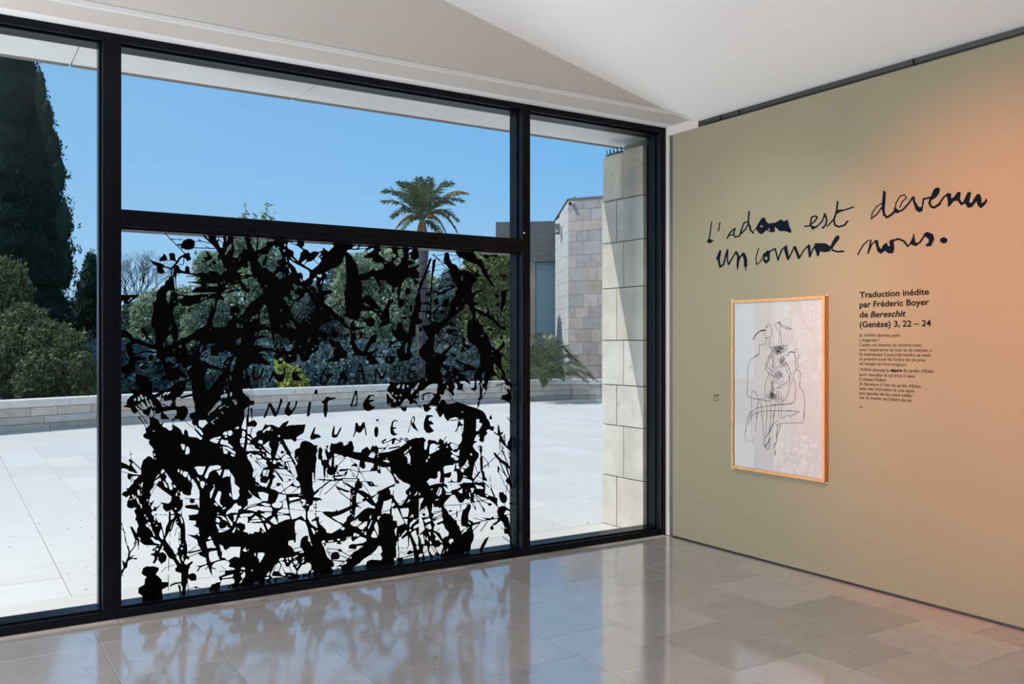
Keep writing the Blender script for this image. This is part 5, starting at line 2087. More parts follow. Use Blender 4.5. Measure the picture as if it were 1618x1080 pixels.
HAND = """
W 1100 280
L 12 156,450 130,620
O 135,640 26,22
L 12 145,645 172,632
N
L 11 238,452 224,538
N
L 14 310,612 340,555 378,520 392,512 375,565 388,600 432,588
L 12 312,605 335,580 375,575
L 16 531,345 522,440 545,530 575,560
L 14 525,445 480,455 455,520 440,575 432,588
L 14 450,565 495,520 525,465
P 545,470 560,548 600,508 635,440 662,405 690,404 702,440 722,462 790,455 820,440 850,420 880,442 920,424 932,480 950,525 958,550 940,558 900,540 835,540 810,508 785,548 745,552 705,530 660,572 630,560 600,520 560,556 535,530
Q 655,492 13,10
H 722,520 735,505 740,538 726,532
H 786,500 800,505 818,538 792,545
N
L 15 1090,492 1135,488 1190,440 1218,400 1190,387 1158,400 1145,470 1165,515 1205,498 1265,440 1290,370
P 1148,480 1180,490 1205,490 1175,530
L 18 1292,365 1310,430 1300,480 1268,508
L 18 1420,245 1408,340 1382,430 1392,480 1430,496 1485,482 1520,440
L 14 1578,298 1480,330 1405,355 1380,420 1320,488
P 1400,330 1430,325 1480,320 1410,370
W 1340 280
N
L 11 340,260 290,290 245,350 232,412
L 14 232,415 290,370 335,305
P 352,132 378,142 376,230 366,330 378,385 352,390 335,305 345,200
L 22 360,370 388,402 430,378 475,335
L 12 470,340 480,260 520,190 565,175 586,205 545,242 520,300
P 462,300 500,320 522,342 492,362 456,350
L 18 490,352 550,325 610,260 645,205
P 643,192 668,190 674,240 712,300 738,295 748,220 768,208 745,340 712,352 680,330 652,250
L 20 755,218 830,202
P 828,195 860,120 890,100 925,112 915,160 880,205 840,228
L 24 830,220 815,255 832,292 862,303 920,268
L 18 900,285 960,200 1005,165
P 985,175 1020,158 1038,170 1030,210 1060,200 1100,145 1132,150 1122,220 1150,255 1200,150 1235,145 1228,190 1215,250 1238,258 1290,170 1322,165 1342,220 1335,260 1370,240 1388,205 1398,240 1370,280 1330,312 1300,280 1288,240 1242,300 1200,305 1178,265 1130,280 1100,235 1060,240 1020,290 1000,295 1000,230
W 1100 280
N
L 15 205,820 240,735
L 22 240,745 225,830 240,895
L 18 240,898 272,878 310,740
L 15 315,725 312,830 325,875 370,795 400,748
L 22 402,750 422,790 415,895
L 10 415,925 415,895
L 16 415,860 440,800 470,762
L 34 478,775 494,820 496,885
L 10 497,932 497,900
N
L 10 627,712 600,800 605,875 645,845 680,765
P 680,770 710,733 742,738 738,800 738,835 700,868 668,835
Q 703,812 14,18
L 16 735,745 792,715 822,830
L 15 820,828 860,725 905,688
P 888,688 912,690 936,820 914,832 882,735
L 15 925,822 985,698
P 972,690 1000,690 1045,800 1022,820
L 15 1032,815 1080,730 1130,680
P 1115,680 1145,678 1152,800 1130,802
L 15 1142,792 1172,722 1205,665
P 1190,662 1240,660 1300,662 1352,695 1345,742 1290,752 1242,742 1232,790 1215,792 1188,715
P 1340,705 1370,640 1400,592 1430,578 1440,612 1402,662 1362,722
L 18 1355,700 1368,732 1420,746 1480,742
W 1340 280
N
L 13 98,774 150,680 202,632
L 17 228,630 216,700 200,760
L 13 205,748 240,670 272,640
P 262,628 302,630 308,690 332,720 350,680 387,653 402,690 420,690 412,640 440,620 458,640 464,720 450,762 402,762 372,737 326,768 294,742 278,680
L 20 438,638 505,618 560,640 598,690
L 15 600,692 650,640 660,575
P 648,600 668,600 674,650 702,660 692,692 650,682 618,662
L 18 680,678 722,650 768,585
P 752,570 795,545 852,570 867,620 832,692 782,692 775,680 810,650 810,622 772,592
N
O 960,632 38,31
"""
DRAW = """
1150 465 2.2 425,775 460,710 500,660 560,620 640,612
1150 465 1.4 430,770 480,690 560,612 635,600
1150 465 1.2 645,600 650,550 700,500 730,540 755,640 740,710 700,745 650,740 625,700 625,650 640,600
1150 465 2 655,550 670,555
1150 465 1.4 660,730 655,800 645,845
1150 465 1.2 720,745 705,800 705,880 740,920 770,950
1150 465 1.2 640,848 545,858 535,920 535,1010 440,1075 
1150 560 1.3 525,0 400,75 365,130 340,220 330,690 380,730 440,745 560,770 690,795 715,780
1150 465 1.2 870,465 820,490 800,520 830,580 880,640 870,850
1150 465 1.2 870,465 900,490 905,520 890,580 905,700 915,850
1220 465 1.3 130,520 200,530 330,585 270,595 220,570 140,540
1220 465 3 115,485 135,492
1150 465 1.2 770,960 790,890 830,900 790,960 740,1075
1150 465 1.2 760,960 690,1079
1150 560 1.3 725,0 640,170 700,230 780,300
1150 560 1.3 760,0 660,180 640,240 700,310 780,360
1150 560 1.1 780,0 770,120 750,220 850,100 860,60
1150 560 1.1 710,320 660,420 630,560 640,680 710,760 730,780
1150 560 1.1 765,210 940,205
1150 560 1.3 960,160 1000,260 1050,360 1055,430 960,510 860,550 840,575 940,570
1150 560 1.0 980,130 1050,240 1075,330
1220 560 1.1 215,160 240,130 340,360 350,440 310,500
1220 560 1.1 290,380 300,500 290,600 240,740 200,785 160,780
1220 465 2.6 300,978 395,985
1220 465 2.2 300,985 255,1050
1220 465 1.1 380,950 400,930 440,960 455,1060
1220 465 1.1 380,985 385,1050 410,1079
1220 560 1.2 375,0 405,60 405,250 385,280 370,400 400,520 395,740 370,810 300,840 0,855
1220 560 1.1 455,0 440,80 440,240
1220 560 1.2 400,260 430,255 480,310 480,400 465,540 520,620 550,700 555,900 545,1079
1150 560 1.2 1080,840 860,855 640,880 500,910 420,960 370,1020 340,1079
1150 560 1.2 1080,955 720,955 560,970 440,1010 400,1060
1220 560 1.2 0,955 200,955 470,972 290,1065
1150 560 1.1 410,990 400,740 410,640 440,620 515,690 515,800 495,1079
1150 560 1.1 540,770 570,870 590,1079
1150 560 1.0 540,755 640,745 665,900 665,1079
1150 560 1.1 730,780 735,1079
1150 560 1.1 840,620 820,800 785,1079
1150 560 1.0 870,620 860,1079
1150 560 1.1 900,640 925,820 905,1079
1150 650 1.2 390,0 340,100 300,260 300,400 280,440
1150 650 1.2 410,60 360,150 320,280 300,360
1150 650 1.0 405,0 410,400
1150 650 1.0 495,0 490,150 460,330
1150 650 1.2 580,20 600,250 620,480
1150 650 1.0 665,0 650,440
1150 650 1.1 735,0 715,300 690,400
1150 650 1.3 785,0 770,200 690,380 640,450 630,560 640,600 680,645 705,620 720,430
1150 650 2.4 715,450 690,530 630,600
1150 650 1.3 860,150 800,190 760,250 700,370
1150 650 1.1 1080,195 900,200 820,235
1220 670 1.1 0,0 10,0 
1150 650 2.0 900,220 870,330 840,420 830,520 800,560 785,640
1150 650 1.6 850,210 830,400 835,480
1150 650 3.2 815,660 805,735
1220 650 1.1 295,55 200,90 140,120
1220 650 1.1 545,0 540,120 520,190 430,195 320,190
1150 650 1.0 430,410 440,480 430,540 400,490 340,520
1150 650 1.0 310,440 300,540
1150 650 1.0 600,480 610,560 590,580
"""
YV = YG - 0.0015
vin = empty('vinyl_window_artwork', (2.12, YV, 0.06))
tag(vin, 'black splattered vinyl thicket artwork with handwritten words stuck on the large window pane', 'vinyl artwork')
S2 = 2; VX0, VY0, VX1, VY1 = 180, 355, 830, 970
A = np.zeros(((VY1 - VY0) * S2, (VX1 - VX0) * S2), bool); cur = None
def flush(cur):
    tx, ty, B = cur; xa = int((tx - VX0) * S2); ya = int((ty - VY0) * S2)
    xb = min(xa + (158 * S2 if tx < 662 else 162 * S2), A.shape[1]); yb = min(ya + (100 * S2 if ty < 862 else 108 * S2), A.shape[0])
    A[ya:yb, xa:xb] = B[:yb - ya, :xb - xa]
for ln in FILM.splitlines():
    t = ln.split()
    if not t: continue
    if t[0] == 'T':
        if cur: flush(cur)
        B = np.zeros((108 * S2, 162 * S2), bool); B[:] = t[3] == 'F'; cur = (int(t[1]), int(t[2]), B); continue
    draw_op(cur[2], t, VK)
flush(cur)
# trim to the pane (the sheet stops at the glazing beads)
gx = (np.arange(A.shape[1]) + .5) / S2 + VX0; gy = (np.arange(A.shape[0]) + .5) / S2 + VY0
dx = _f[0] + _r[0] * (gx - CX) / FPX; dy = _f[1] + _r[1] * (gx - CX) / FPX; tt = YV / dy
WX = dx * tt; WZ = EYE + ((HY - gy) / FPX)[:, None] * tt[None, :]
A &= ((WX > 0.826) & (WX < 3.409))[None, :] & (WZ > 0.04) & (WZ < 2.135)
contour(A, S2, lambda cx_, cy_: to_plane((cx_) / S2 + VX0, (cy_) / S2 + VY0, 1, YV, vin.location), 'branch_silhouette', M['vinyl'], vin, label='tangle of black branches, leaves and splashes')
cur = None; letters = []
for ln in LETTERS.splitlines():
    t = ln.split()
    if not t: continue
    if t[0] == 'G': letters.append((int(t[1]), int(t[2]), [])); continue
    letters[-1][2].append(t)
for tx, ty, ops in letters:
    xs = []; ys = []
    for t in ops:
        for p in t[1:]:
            a, b_ = p.split(','); xs.append(float(a)); ys.append(float(b_))
    ox = -min(xs) * VK + 1; oy = -min(ys) * VK + 1; S4 = 4
    B = np.zeros((int(((max(ys) - min(ys)) * VK + 2) * S4), int(((max(xs) - min(xs)) * VK + 2) * S4)), bool)
    for t in ops: draw_op(B, t, VK, ox, oy, S=S4)
    contour(B, S4, (lambda ox, oy, tx, ty: (lambda cx_, cy_: to_plane(cx_ / S4 - ox + tx, cy_ / S4 - oy + ty, 1, YV, vin.location)))(ox, oy, tx, ty), 'letter', M['vinyl'], vin)

# ------------------------------------------------------------------ lettering on the tan wall
XL = XW - 0.0012
hw = empty('handwritten_wall_lettering', (XL, 3.6, 2.0))
tag(hw, "large dark handwritten line l'adam est devenu un comme nous on the tan wall", 'wall lettering')
HK = 250 / 1588.0; wx = wy = 0; words = []
for ln in HAND.splitlines():
    t = ln.split()
    if not t: continue
    if t[0] == 'W': wx, wy = int(t[1]), int(t[2]); 
    elif t[0] == 'N': words.append([])
    else:
        if not words: words.append([])
        words[-1].append((wx, wy, t))
for ops in words:
    if not ops: continue
    xs = []; ys = []
    for ox_, oy_, t in ops:
        for p in (t[2:] if t[0] == 'L' else t[1:]):
            a, b_ = p.split(',')
            if t[0] in 'OQ' and p is t[2]: continue
            xs.append(float(a) * HK + ox_); ys.append(float(b_) * HK + oy_)
    bx0, by0 = min(xs) - 9, min(ys) - 9; S4 = 5
    B = np.zeros((int((max(ys) + 9 - by0) * S4), int((max(xs) + 9 - bx0) * S4)), bool)
    for ox_, oy_, t in ops: draw_op(B, t, HK, ox_ - bx0, oy_ - by0, S=S4, minw=0.8)
    contour(B, S4, (lambda a, c: (lambda cx_, cy_: to_plane(cx_ / S4 + a, cy_ / S4 + c, 0, XL, hw.location)))(bx0, by0), 'handwritten_word', M['ink'], hw)

def text_mesh(txt, cap, bold, shear):
    cu = bpy.data.curves.new('text', 'FONT'); cu.body = txt; cu.size = cap / 0.70; cu.offset = bold; cu.shear = shear; cu.resolution_u = 3
    o = bpy.data.objects.new('text', cu); COL.objects.link(o); bpy.context.view_layer.update()
    me = bpy.data.meshes.new_from_object(o); bpy.data.objects.remove(o); return me
def text_line(parent, u0, v0, u1, txt, cap, m, bold=0.0, shear=0.0, name='text_line', words=False):
    a = on_plane(u0, v0, 0, XL); d1 = ray(u1, HY); y1 = d1.y * (XL / d1.x)
    me = text_mesh(txt, cap, bold, shear); xs = [v.co.x for v in me.vertices]; x0 = min(xs); s = abs(a.y - y1) / (max(xs) - x0)
    if words:
        ws = txt.split(' '); out = []
        for i, w_ in enumerate(ws):
            pm = text_mesh(' '.join(ws[:i + 1]), cap, bold, shear); wm_ = text_mesh(w_, cap, bold, shear)
            out.append((wm_, max(v.co.x for v in pm.vertices) - max(v.co.x for v in wm_.vertices)))
    else: out = [(me, 0.0)]
    for me, off in out:
        for v in me.vertices:
            v.co = Vector((XL, a.y - (v.co.x + off - x0) * s, a.z + v.co.y)) - parent.location
        me.materials.clear(); me.materials.append(m); me.update(); link('word' if words else name, me, parent)
tp = empty('printed_wall_heading', (XL, 3.3, 1.7)); tag(tp, 'bold black four line heading printed on the tan wall right of the framed drawing', 'wall text')
text_line(tp, 1358.2, 470.2, 1468.0, 'Traduction inédite', 0.0355, M['text'], bold=0.0011, words=True)
text_line(tp, 1358.2, 485.4, 1468.2, 'par Fréderic Boyer', 0.0355, M['text'], bold=0.0011, words=True)
text_line(tp, 1358.2, 501.3, 1371.5, 'de', 0.0355, M['text'], bold=0.0011, words=True)
text_line(tp, 1375.2, 501.0, 1431.3, 'Bereschit', 0.0355, M['text'], bold=0.0011, words=True, shear=0.22)
text_line(tp, 1358.2, 516.8, 1471.0, '(Genèse) 3, 22 – 24', 0.0355, M['text'], bold=0.0011, words=True)
tb = empty('printed_wall_paragraph', (XL, 3.3, 1.3)); tag(tb, 'small dark French paragraph printed below the bold heading on the tan wall', 'wall text')
for v, u, s in ((531.9, 1424.8, 'Et YHWH divinités parle :'), (539.2, 1389.6, '« Regardez !'), (546.6, 1455.8, 'L’adam est devenu un comme nous'),
                (554.2, 1472.7, 'avec l’expérience du bon et du mauvais »'), (561.4, 1470.2, 'Et maintenant il pourrait tendre sa main'),
                (568.6, 1463.7, 'et prendre aussi de l’arbre de vie pour'), (576.0, 1432.0, 'en manger et vivre toujours'),
                (593.2, 1446.0, 'pour travailler le sol d’où il vient'), (600.6, 1400.0, 'Il chasse l’Adam'), (608.0, 1455.0, 'Et demeure à l’est du jardin d’Eden'),
                (615.2, 1445.0, 'avec des chérubins et une épée'), (622.4, 1442.0, 'aux spirales de feu pour veiller'), (629.6, 1440.5, 'sur le chemin de l’arbre de vie'),
                (643.8, 1363.3, 'F.B.')):
    text_line(tb, 1358.2, v, u, s, 0.0178 if s != 'F.B.' else 0.011, M['textgrey'], bold=0.0003)
text_line(tb, 1358.2, 585.6, 1404.6, 'YHWH divinités le', 0.0178, M['textgrey'], bold=0.0003)
text_line(tb, 1406.8, 586.6, 1425.2, 'sépare', 0.0178, M['text'], bold=0.0010)
text_line(tb, 1427.4, 587.2, 1475.0, 'du jardin d’Eden', 0.0178, M['textgrey'], bold=0.0003)
# small caption left of the picture: too small to read in the photograph, three short strokes of print
cp = empty('small_wall_caption', (XL, 4.66, 1.1)); tag(cp, 'tiny grey caption print on the tan wall left of the framed drawing', 'wall caption')
for (ua, ub, va, vb) in ((1128.4, 1131.6, 623.1, 624.3), (1132.6, 1136.0, 623.1, 624.3), (1128.6, 1131.2, 625.0, 626.1), (1132.8, 1135.6, 625.0, 626.1), (1128.4, 1132.0, 628.5, 629.3), (1133, 1135.4, 629.0, 629.5), (1128.4, 1135.9, 631.8, 632.6)):
    q = [on_plane(ua, va, 0, XL), on_plane(ub, va, 0, XL), on_plane(ub, vb, 0, XL), on_plane(ua, vb, 0, XL)]
    MB().quad(*[p - cp.location for p in q]).build('print_stroke', M['textgrey'], cp)

# ------------------------------------------------------------------ framed drawing
XP_ = 4.707; FY0, FY1, FZ0, FZ1 = 3.700, 4.494, 0.609, 1.794; BW = 0.020
fr = empty('framed_drawing', (XW, (FY0 + FY1) / 2, FZ0)); tag(fr, 'pale oak frame holding an ink drawing of two bird headed figures', 'picture')
ox, oy, oz = fr.location
def fbox(name, b, m, **k):
    return MB().box(b[0] - ox, b[1] - ox, b[2] - oy, b[3] - oy, b[4] - oz, b[5] - oz).build(name, M[m], fr, **k)
fbox('frame_side', (XP_, XW, FY0, FY0 + BW, FZ0, FZ1), 'wood', bevel=0.001)
fbox('frame_side', (XP_, XW, FY1 - BW, FY1, FZ0, FZ1), 'wood', bevel=0.001)
fbox('frame_side', (XP_, XW, FY0 + BW, FY1 - BW, FZ0, FZ0 + BW), 'wood', bevel=0.001)
fbox('frame_side', (XP_, XW, FY0 + BW, FY1 - BW, FZ1 - BW, FZ1), 'wood', bevel=0.001)
XPAP = XP_ + 0.014
pap = fbox('paper', (XPAP, XW - 0.004, FY0 + BW, FY1 - BW, FZ0 + BW, FZ1 - BW), 'paper')
fbox('glazing', (XP_ + 0.005, XP_ + 0.0065, FY0 + BW, FY1 - BW, FZ0 + BW, FZ1 - BW), 'picglass')
for y, z in ((FY0, FZ0), (FY0, FZ1), (FY1, FZ0), (FY1, FZ1)):
    sy = -0.004 if y == FY0 else 0.004; sz = -0.006 if z == FZ0 else 0.006
    yy = y + sy if y == FY0 else y - 0.012
    fbox('corner_clip', (XW - 0.016 if y == FY0 else XP_ + 0.004, XW if y == FY0 else XP_ + 0.02, yy, yy + 0.010, min(z, z + sz), max(z, z + sz)), 'clip')
dm = MB(); XD = XPAP - 0.0008
def ribbon(pts, wpx):
    P = [Vector(on_plane(u, v, 0, XD)) for u, v in pts]; hwid = wpx * 0.0040 / 2 * 0.62
    for a, b_ in zip(P, P[1:]):
        d = (b_ - a)
        if d.length < 1e-6: continue
        d.normalize(); n_ = Vector((0, -d.z, d.y)) * hwid; e = d * hwid * 0.5
        dm.quad(a - e + n_ - fr.location, b_ + e + n_ - fr.location, b_ + e - n_ - fr.location, a - e - n_ - fr.location)
for ln in DRAW.splitlines():
    t = ln.split()
    if len(t) < 5: continue
    o_x, o_y, wd = float(t[0]), float(t[1]), float(t[2])
    ribbon([(o_x + float(p.split(',')[0]) / 10.8, o_y + float(p.split(',')[1]) / 10.8) for p in t[3:]], wd)
r2 = random.Random(3)
for cx_, cy_, rx, ry, n_ in ((1230, 553, 6.0, 6.5, 150), (1238, 549, 6, 6, 40), (1220, 548, 8, 6, 26), (1236, 570, 4.0, 7, 70), (1230, 592, 5.5, 6, 80), (1226, 596, 11, 13, 70), (1220, 615, 3.2, 12, 80), (1221, 626, 5, 5, 80), (1216, 624, 7, 5, 30), (1222, 585, 4, 30, 36), (1232, 630, 7, 6, 30)):
    for _ in range(int(n_ * 1.7)):
        a = r2.uniform(0, 2 * PI); q = 1.15 * r2.random() ** .6; x = cx_ + rx * q * math.cos(a); y = cy_ + ry * q * math.sin(a)
        b_ = r2.uniform(0, 2 * PI); l = r2.uniform(0.6, 2.2)
        ribbon([(x, y), (x + l * math.cos(b_), y + l * math.sin(b_))], 0.6)
dm.build('ink_drawing', M['ink'], fr, label='black ink line drawing')
# ------------------------------------------------------------------ outside: terrace
ter = box('terrace_floor', M['pgrout'], (-7, 18.5, 5.42, 20.5, -0.3, -0.030), kind='structure')
ground = box('ground', M['soil'], (-40, 60, 16.5, 110, -1.6, -1.2), kind='structure')
PARA = [(-6.5, 13.6), (-3.0, 15.45), (0.8, 17.04), (2.38, 17.65), (5.4, 18.38), (9.0, 18.86), (12.7, 19.03), (13.97, 18.99), (14.55, 18.46), (18.0, 15.2)]
def para_y(x):
    for (xa, ya), (xb, yb) in zip(PARA, PARA[1:]):
        if xa <= x <= xb: return ya + (yb - ya) * (x - xa) / (xb - xa)
    return 13
pv = []
g = 0.0022
c = -8
while 0.655 + 0.4635 * c < 16.5:
    x0 = 0.655 + 0.4635 * c; x1 = x0 + 0.4635
    lim = max(para_y(max(-6.4, x0)), para_y(min(17.9, x1))) + 0.05
    y = 5.925
    special = {0: [5.925, 8.3, 10.95, 11.5, 12.43, 14.2], -1: [5.925, 6.42, 8.1, 10.64, 13.0]}.get(c)
    while y < lim:
        L_ = rnd.uniform(0.75, 1.75)
        if special:
            nx = [s for s in special if s > y + 0.01]
            y2 = nx[0] if nx else y + L_
        else: y2 = y + L_
        if y2 > lim: y2 = lim
        if y2 - y > 0.02: pv.append((x0 + g, x1 - g, y + g, y2 - g))
        y = y2
    c += 1
x = -3.2
while x < 4.7:
    x2 = min(x + rnd.choice((0.93, 1.3, 1.6)), 4.70); pv.append((x + g, x2 - g, 5.43, 5.920)); x = x2
pv.append((4.705, 6.5, 5.95, 5.96))
def paver_z(): return -0.022 + rnd.uniform(-0.0008, 0.0012)
def seen(b):
    xm = (b[0] + b[1]) / 2; ym = (b[2] + b[3]) / 2
    return -0.06 < xm / ym < 0.80
pv.sort(key=lambda b: (not seen(b), (b[0] ** 2 + b[2] ** 2)))
rest = MB()
for i, b in enumerate(pv):
    k = rnd.uniform(0.95, 1.04); wm = rnd.uniform(-0.008, 0.012); z = paver_z()
    if i < 290:
        MB().box(*b, -0.05, z).build('paver', M['paver'], ter, color=((0.63 + wm) * k, 0.605 * k, (0.58 - wm) * k), bevel=0.0012)
    else: rest.box(*b, -0.05, z)
rest.build('pavers', M['paver'], ter, color=(0.66, 0.65, 0.63), kind='stuff')

# parapet of pale stone around the terrace
par = empty('parapet_wall', (5, 18.4, -0.03)); par['kind'] = 'structure'
SEG = []; acc = 0
for a, b_ in zip(PARA, PARA[1:]):
    d = math.hypot(b_[0] - a[0], b_[1] - a[1]); SEG.append((acc, acc + d, a, b_)); acc += d
PL = acc
def ppos(s, off, z):
    for s0, s1, a, b_ in SEG:
        if s <= s1 or s1 == PL:
            t = (s - s0) / (s1 - s0); dx_ = (b_[0] - a[0]) / (s1 - s0); dy_ = (b_[1] - a[1]) / (s1 - s0)
            return Vector((a[0] + (b_[0] - a[0]) * t - dy_ * off, a[1] + (b_[1] - a[1]) * t + dx_ * off, z)) - par.location
def course(z0, z1, off, depth, lo, hi, name, tint):
    s = 0.0; br = [seg[1] for seg in SEG[:-1]]
    while s < PL - 0.01:
        e = s + rnd.uniform(lo, hi); nb = [b_ for b_ in br if s + 0.05 < b_ < e + 0.12]
        if nb: e = nb[0]
        e = min(e, PL); gg = 0.004; o_ = off + rnd.uniform(-0.003, 0.004)
        p = [ppos(s + gg, o_, z0 + gg), ppos(e - gg, o_, z0 + gg), ppos(e - gg, o_ + depth, z0 + gg), ppos(s + gg, o_ + depth, z0 + gg),
             ppos(s + gg, o_, z1 - gg), ppos(e - gg, o_, z1 - gg), ppos(e - gg, o_ + depth, z1 - gg), ppos(s + gg, o_ + depth, z1 - gg)]
        k = rnd.uniform(0.88, 1.1); wm = rnd.uniform(0.0, 0.05)
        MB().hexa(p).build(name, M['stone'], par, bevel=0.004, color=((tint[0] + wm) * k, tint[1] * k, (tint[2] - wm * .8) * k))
        s = e
core = MB()
for s0, s1, a, b_ in SEG:
    core.hexa([ppos(s0, .02, -.03), ppos(s1 - 1e-4, .02, -.03), ppos(s1 - 1e-4, .38, -.03), ppos(s0, .38, -.03), ppos(s0, .02, .47), ppos(s1 - 1e-4, .02, .47), ppos(s1 - 1e-4, .38, .47), ppos(s0, .38, .47)])
core.build('mortar_core', M['mortar'], par)
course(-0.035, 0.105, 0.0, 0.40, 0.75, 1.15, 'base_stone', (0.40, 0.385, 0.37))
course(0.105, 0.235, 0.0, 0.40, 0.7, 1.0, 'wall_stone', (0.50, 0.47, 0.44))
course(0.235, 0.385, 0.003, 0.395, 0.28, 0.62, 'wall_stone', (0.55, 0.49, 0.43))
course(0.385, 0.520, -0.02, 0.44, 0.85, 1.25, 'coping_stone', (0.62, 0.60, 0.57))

# near stone pier right of the window
pier = empty('stone_pier', (4.68, 5.65, 0)); pier['kind'] = 'structure'
def pb(b, name, m, **k):
    return MB().box(b[0] - 4.68, b[1] - 4.68, b[2] - 5.65, b[3] - 5.65, b[4], b[5]).build(name, M[m], pier, **k)
pb((4.695, 5.30, 5.41, 5.915, -0.02, 3.05), 'mortar_core', 'mortar')
zr = [-0.022, 0.392, 0.812, 1.145, 1.513, 1.944, 2.320, 2.668, 3.062]
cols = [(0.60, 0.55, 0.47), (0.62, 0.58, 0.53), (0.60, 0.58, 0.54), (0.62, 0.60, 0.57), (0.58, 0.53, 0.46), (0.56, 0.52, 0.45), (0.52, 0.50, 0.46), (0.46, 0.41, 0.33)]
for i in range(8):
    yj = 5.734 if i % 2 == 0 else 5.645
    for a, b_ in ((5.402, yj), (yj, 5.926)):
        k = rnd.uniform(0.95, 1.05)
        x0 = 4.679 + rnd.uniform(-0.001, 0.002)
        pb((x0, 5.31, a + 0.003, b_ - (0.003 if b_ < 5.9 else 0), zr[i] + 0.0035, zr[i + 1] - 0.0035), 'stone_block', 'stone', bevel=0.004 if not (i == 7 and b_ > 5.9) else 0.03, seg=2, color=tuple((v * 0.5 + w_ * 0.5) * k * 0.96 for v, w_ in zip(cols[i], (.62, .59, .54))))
# the gap between the pier and the overhang is closed further back by dark flashing; bird spikes stand on the outer block
pb((4.90, 5.30, 5.41, 5.90, 3.05, 3.172), 'flashing', 'conc')
sp = MB()
for i in range(9):
    y = 5.70 + i * 0.022; zz = 3.063
    sp.tube([(0.03 - 0.0, y - 5.65, zz), (0.03 + rnd.uniform(-.02, .02), y - 5.65 + rnd.uniform(-.015, .015), zz + .045)], [.004, .003], 4)
sp.box(0.02, 0.045, 0.04, 0.25, 3.06, 3.068)
sp.build('bird_spikes', M['dark'], pier)

# far stone building
bld = empty('stone_building', (16.552, 22.653, -1.2)); tag(bld, 'pale stone building with a tall corner tower beyond the parapet and the bushy palm', 'building')
def obox(org, dr, a0, a1, b0, b1, z0, z1, z0b=None, z1b=None):
    dr = Vector((dr[0], dr[1], 0)).normalized(); n_ = Vector((dr.y, -dr.x, 0)); o = Vector((org[0], org[1], 0))
    z0b = z0 if z0b is None else z0b; z1b = z1 if z1b is None else z1b
    P = lambda a, b_, z: o + dr * a + n_ * b_ + Vector((0, 0, z)) - bld.location
    return [P(a0, b0, z0), P(a1, b0, z0b), P(a1, b1, z0b), P(a0, b1, z0), P(a0, b0, z1), P(a1, b0, z1b), P(a1, b1, z1b), P(a0, b1, z1)]
C0 = (16.552, 22.653); E2 = (0.507, -0.862); E1 = (0.436, 0.9)
vrows = [315, 331.5, 350, 365, 382, 402.9, 423, 444, 465, 485.6, 501.5, 520, 540.5, 559.5, 577, 596, 615]
zrows = [1.5 + (540 - v) * 28 / 1411 for v in vrows]
n2 = Vector((E2[1], -E2[0], 0))                                      # outward normal of face 2 (towards the camera)
for i in range(len(zrows) - 1):
    z1, z0 = zrows[i], zrows[i + 1]
    s = 0.0; first = (0.26 if i % 2 else 0.50)
    while s < 4.4:
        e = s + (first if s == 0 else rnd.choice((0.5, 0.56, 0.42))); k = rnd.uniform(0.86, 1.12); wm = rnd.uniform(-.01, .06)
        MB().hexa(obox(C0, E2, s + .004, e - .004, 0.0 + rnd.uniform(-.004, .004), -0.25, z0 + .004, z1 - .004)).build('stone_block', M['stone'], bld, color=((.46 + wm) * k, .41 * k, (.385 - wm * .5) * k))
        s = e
    s = 0.0
    while s < 2.45:
        e = min(s + (0.3 if (s == 0 and i % 2) else 0.55), 2.5)
        def top(a): return min(z1, 5.965 - 0.128 * a)
        if top(e) - z0 > 0.05:
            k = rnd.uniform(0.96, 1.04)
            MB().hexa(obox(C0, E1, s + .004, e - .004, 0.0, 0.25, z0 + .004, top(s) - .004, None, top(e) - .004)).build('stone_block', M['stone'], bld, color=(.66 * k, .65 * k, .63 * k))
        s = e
# side 1 boxes above run with their depth to the inside (+n); core fills the tower
MB().hexa(obox(C0, E2, 0.02, 4.4, -0.02, -2.4, -1.2, 5.62)).build('core_wall', M['mortar'], bld)
MB().hexa(obox(C0, E2, -0.02, 4.42, 0.03, -0.4, 5.955, 5.995)).build('roof_cap', M['conc'], bld)
MB().hexa(obox(C0, E1, -0.02, 2.52, -0.03, 0.3, 5.955, 5.995, 5.635, 5.675)).build('roof_cap', M['conc'], bld)
LC = (17.214, 25.789); E3 = (0.843, -0.538)
MB().hexa(obox(LC, E3, -1.2, 1.1, 0.0, -1.0, 4.29, 5.66, None, 5.70)).build('concrete_lintel', M['conc'], bld)
MB().hexa(obox(LC, E3, 0.16, 1.1, -0.35, -0.5, -1.2, 4.29)).build('cladding_panel', M['bluepane'], bld, label='blue grey recessed wall panel')
MB().hexa(obox(LC, E3, -0.10, 0.16, -0.05, -0.6, -1.2, 4.29)).build('stone_jamb', M['stone'], bld, color=(.42, .36, .30))
p = at_depth(880.5, 362, 29.3)
fl = MB()
fl.box(-.14, .02, -.09, .09, -.17, .17).box(-.02, .04, -.05, .05, -.05, .05)
flo = fl.build('floodlight', M['conc'], bld, bevel=0.01, label='dark grey floodlight box'); flo.location = p - bld.location; flo.rotation_euler = (0, 0, 0.9)
MB().box(-.24, -.14, -.03, .03, -.12, -.06).build('bracket', M['cctv'], flo)
cam_o = empty('security_camera', at_depth(905, 322, 27.9)); tag(cam_o, 'small white security camera on a dark pole at the corner tower top', 'camera')
MB().tube([(-.10, -.02, -.0), (.10, .04, .05)], [.055, .05], 10).build('camera_body', M['cctv'], cam_o, smooth=False)
MB().tube([(-.125, -.03, -.01), (-.10, -.02, .0)], [.05, .05], 10).build('lens', M['dark'], cam_o)
MB().tube([(.11, .05, -.28), (.11, .05, .24)], [.022, .022], 6).tube([(.11, .05, -.05), (.02, .02, 0)], [.02, .02], 5).build('pole', M['dark'], cam_o)

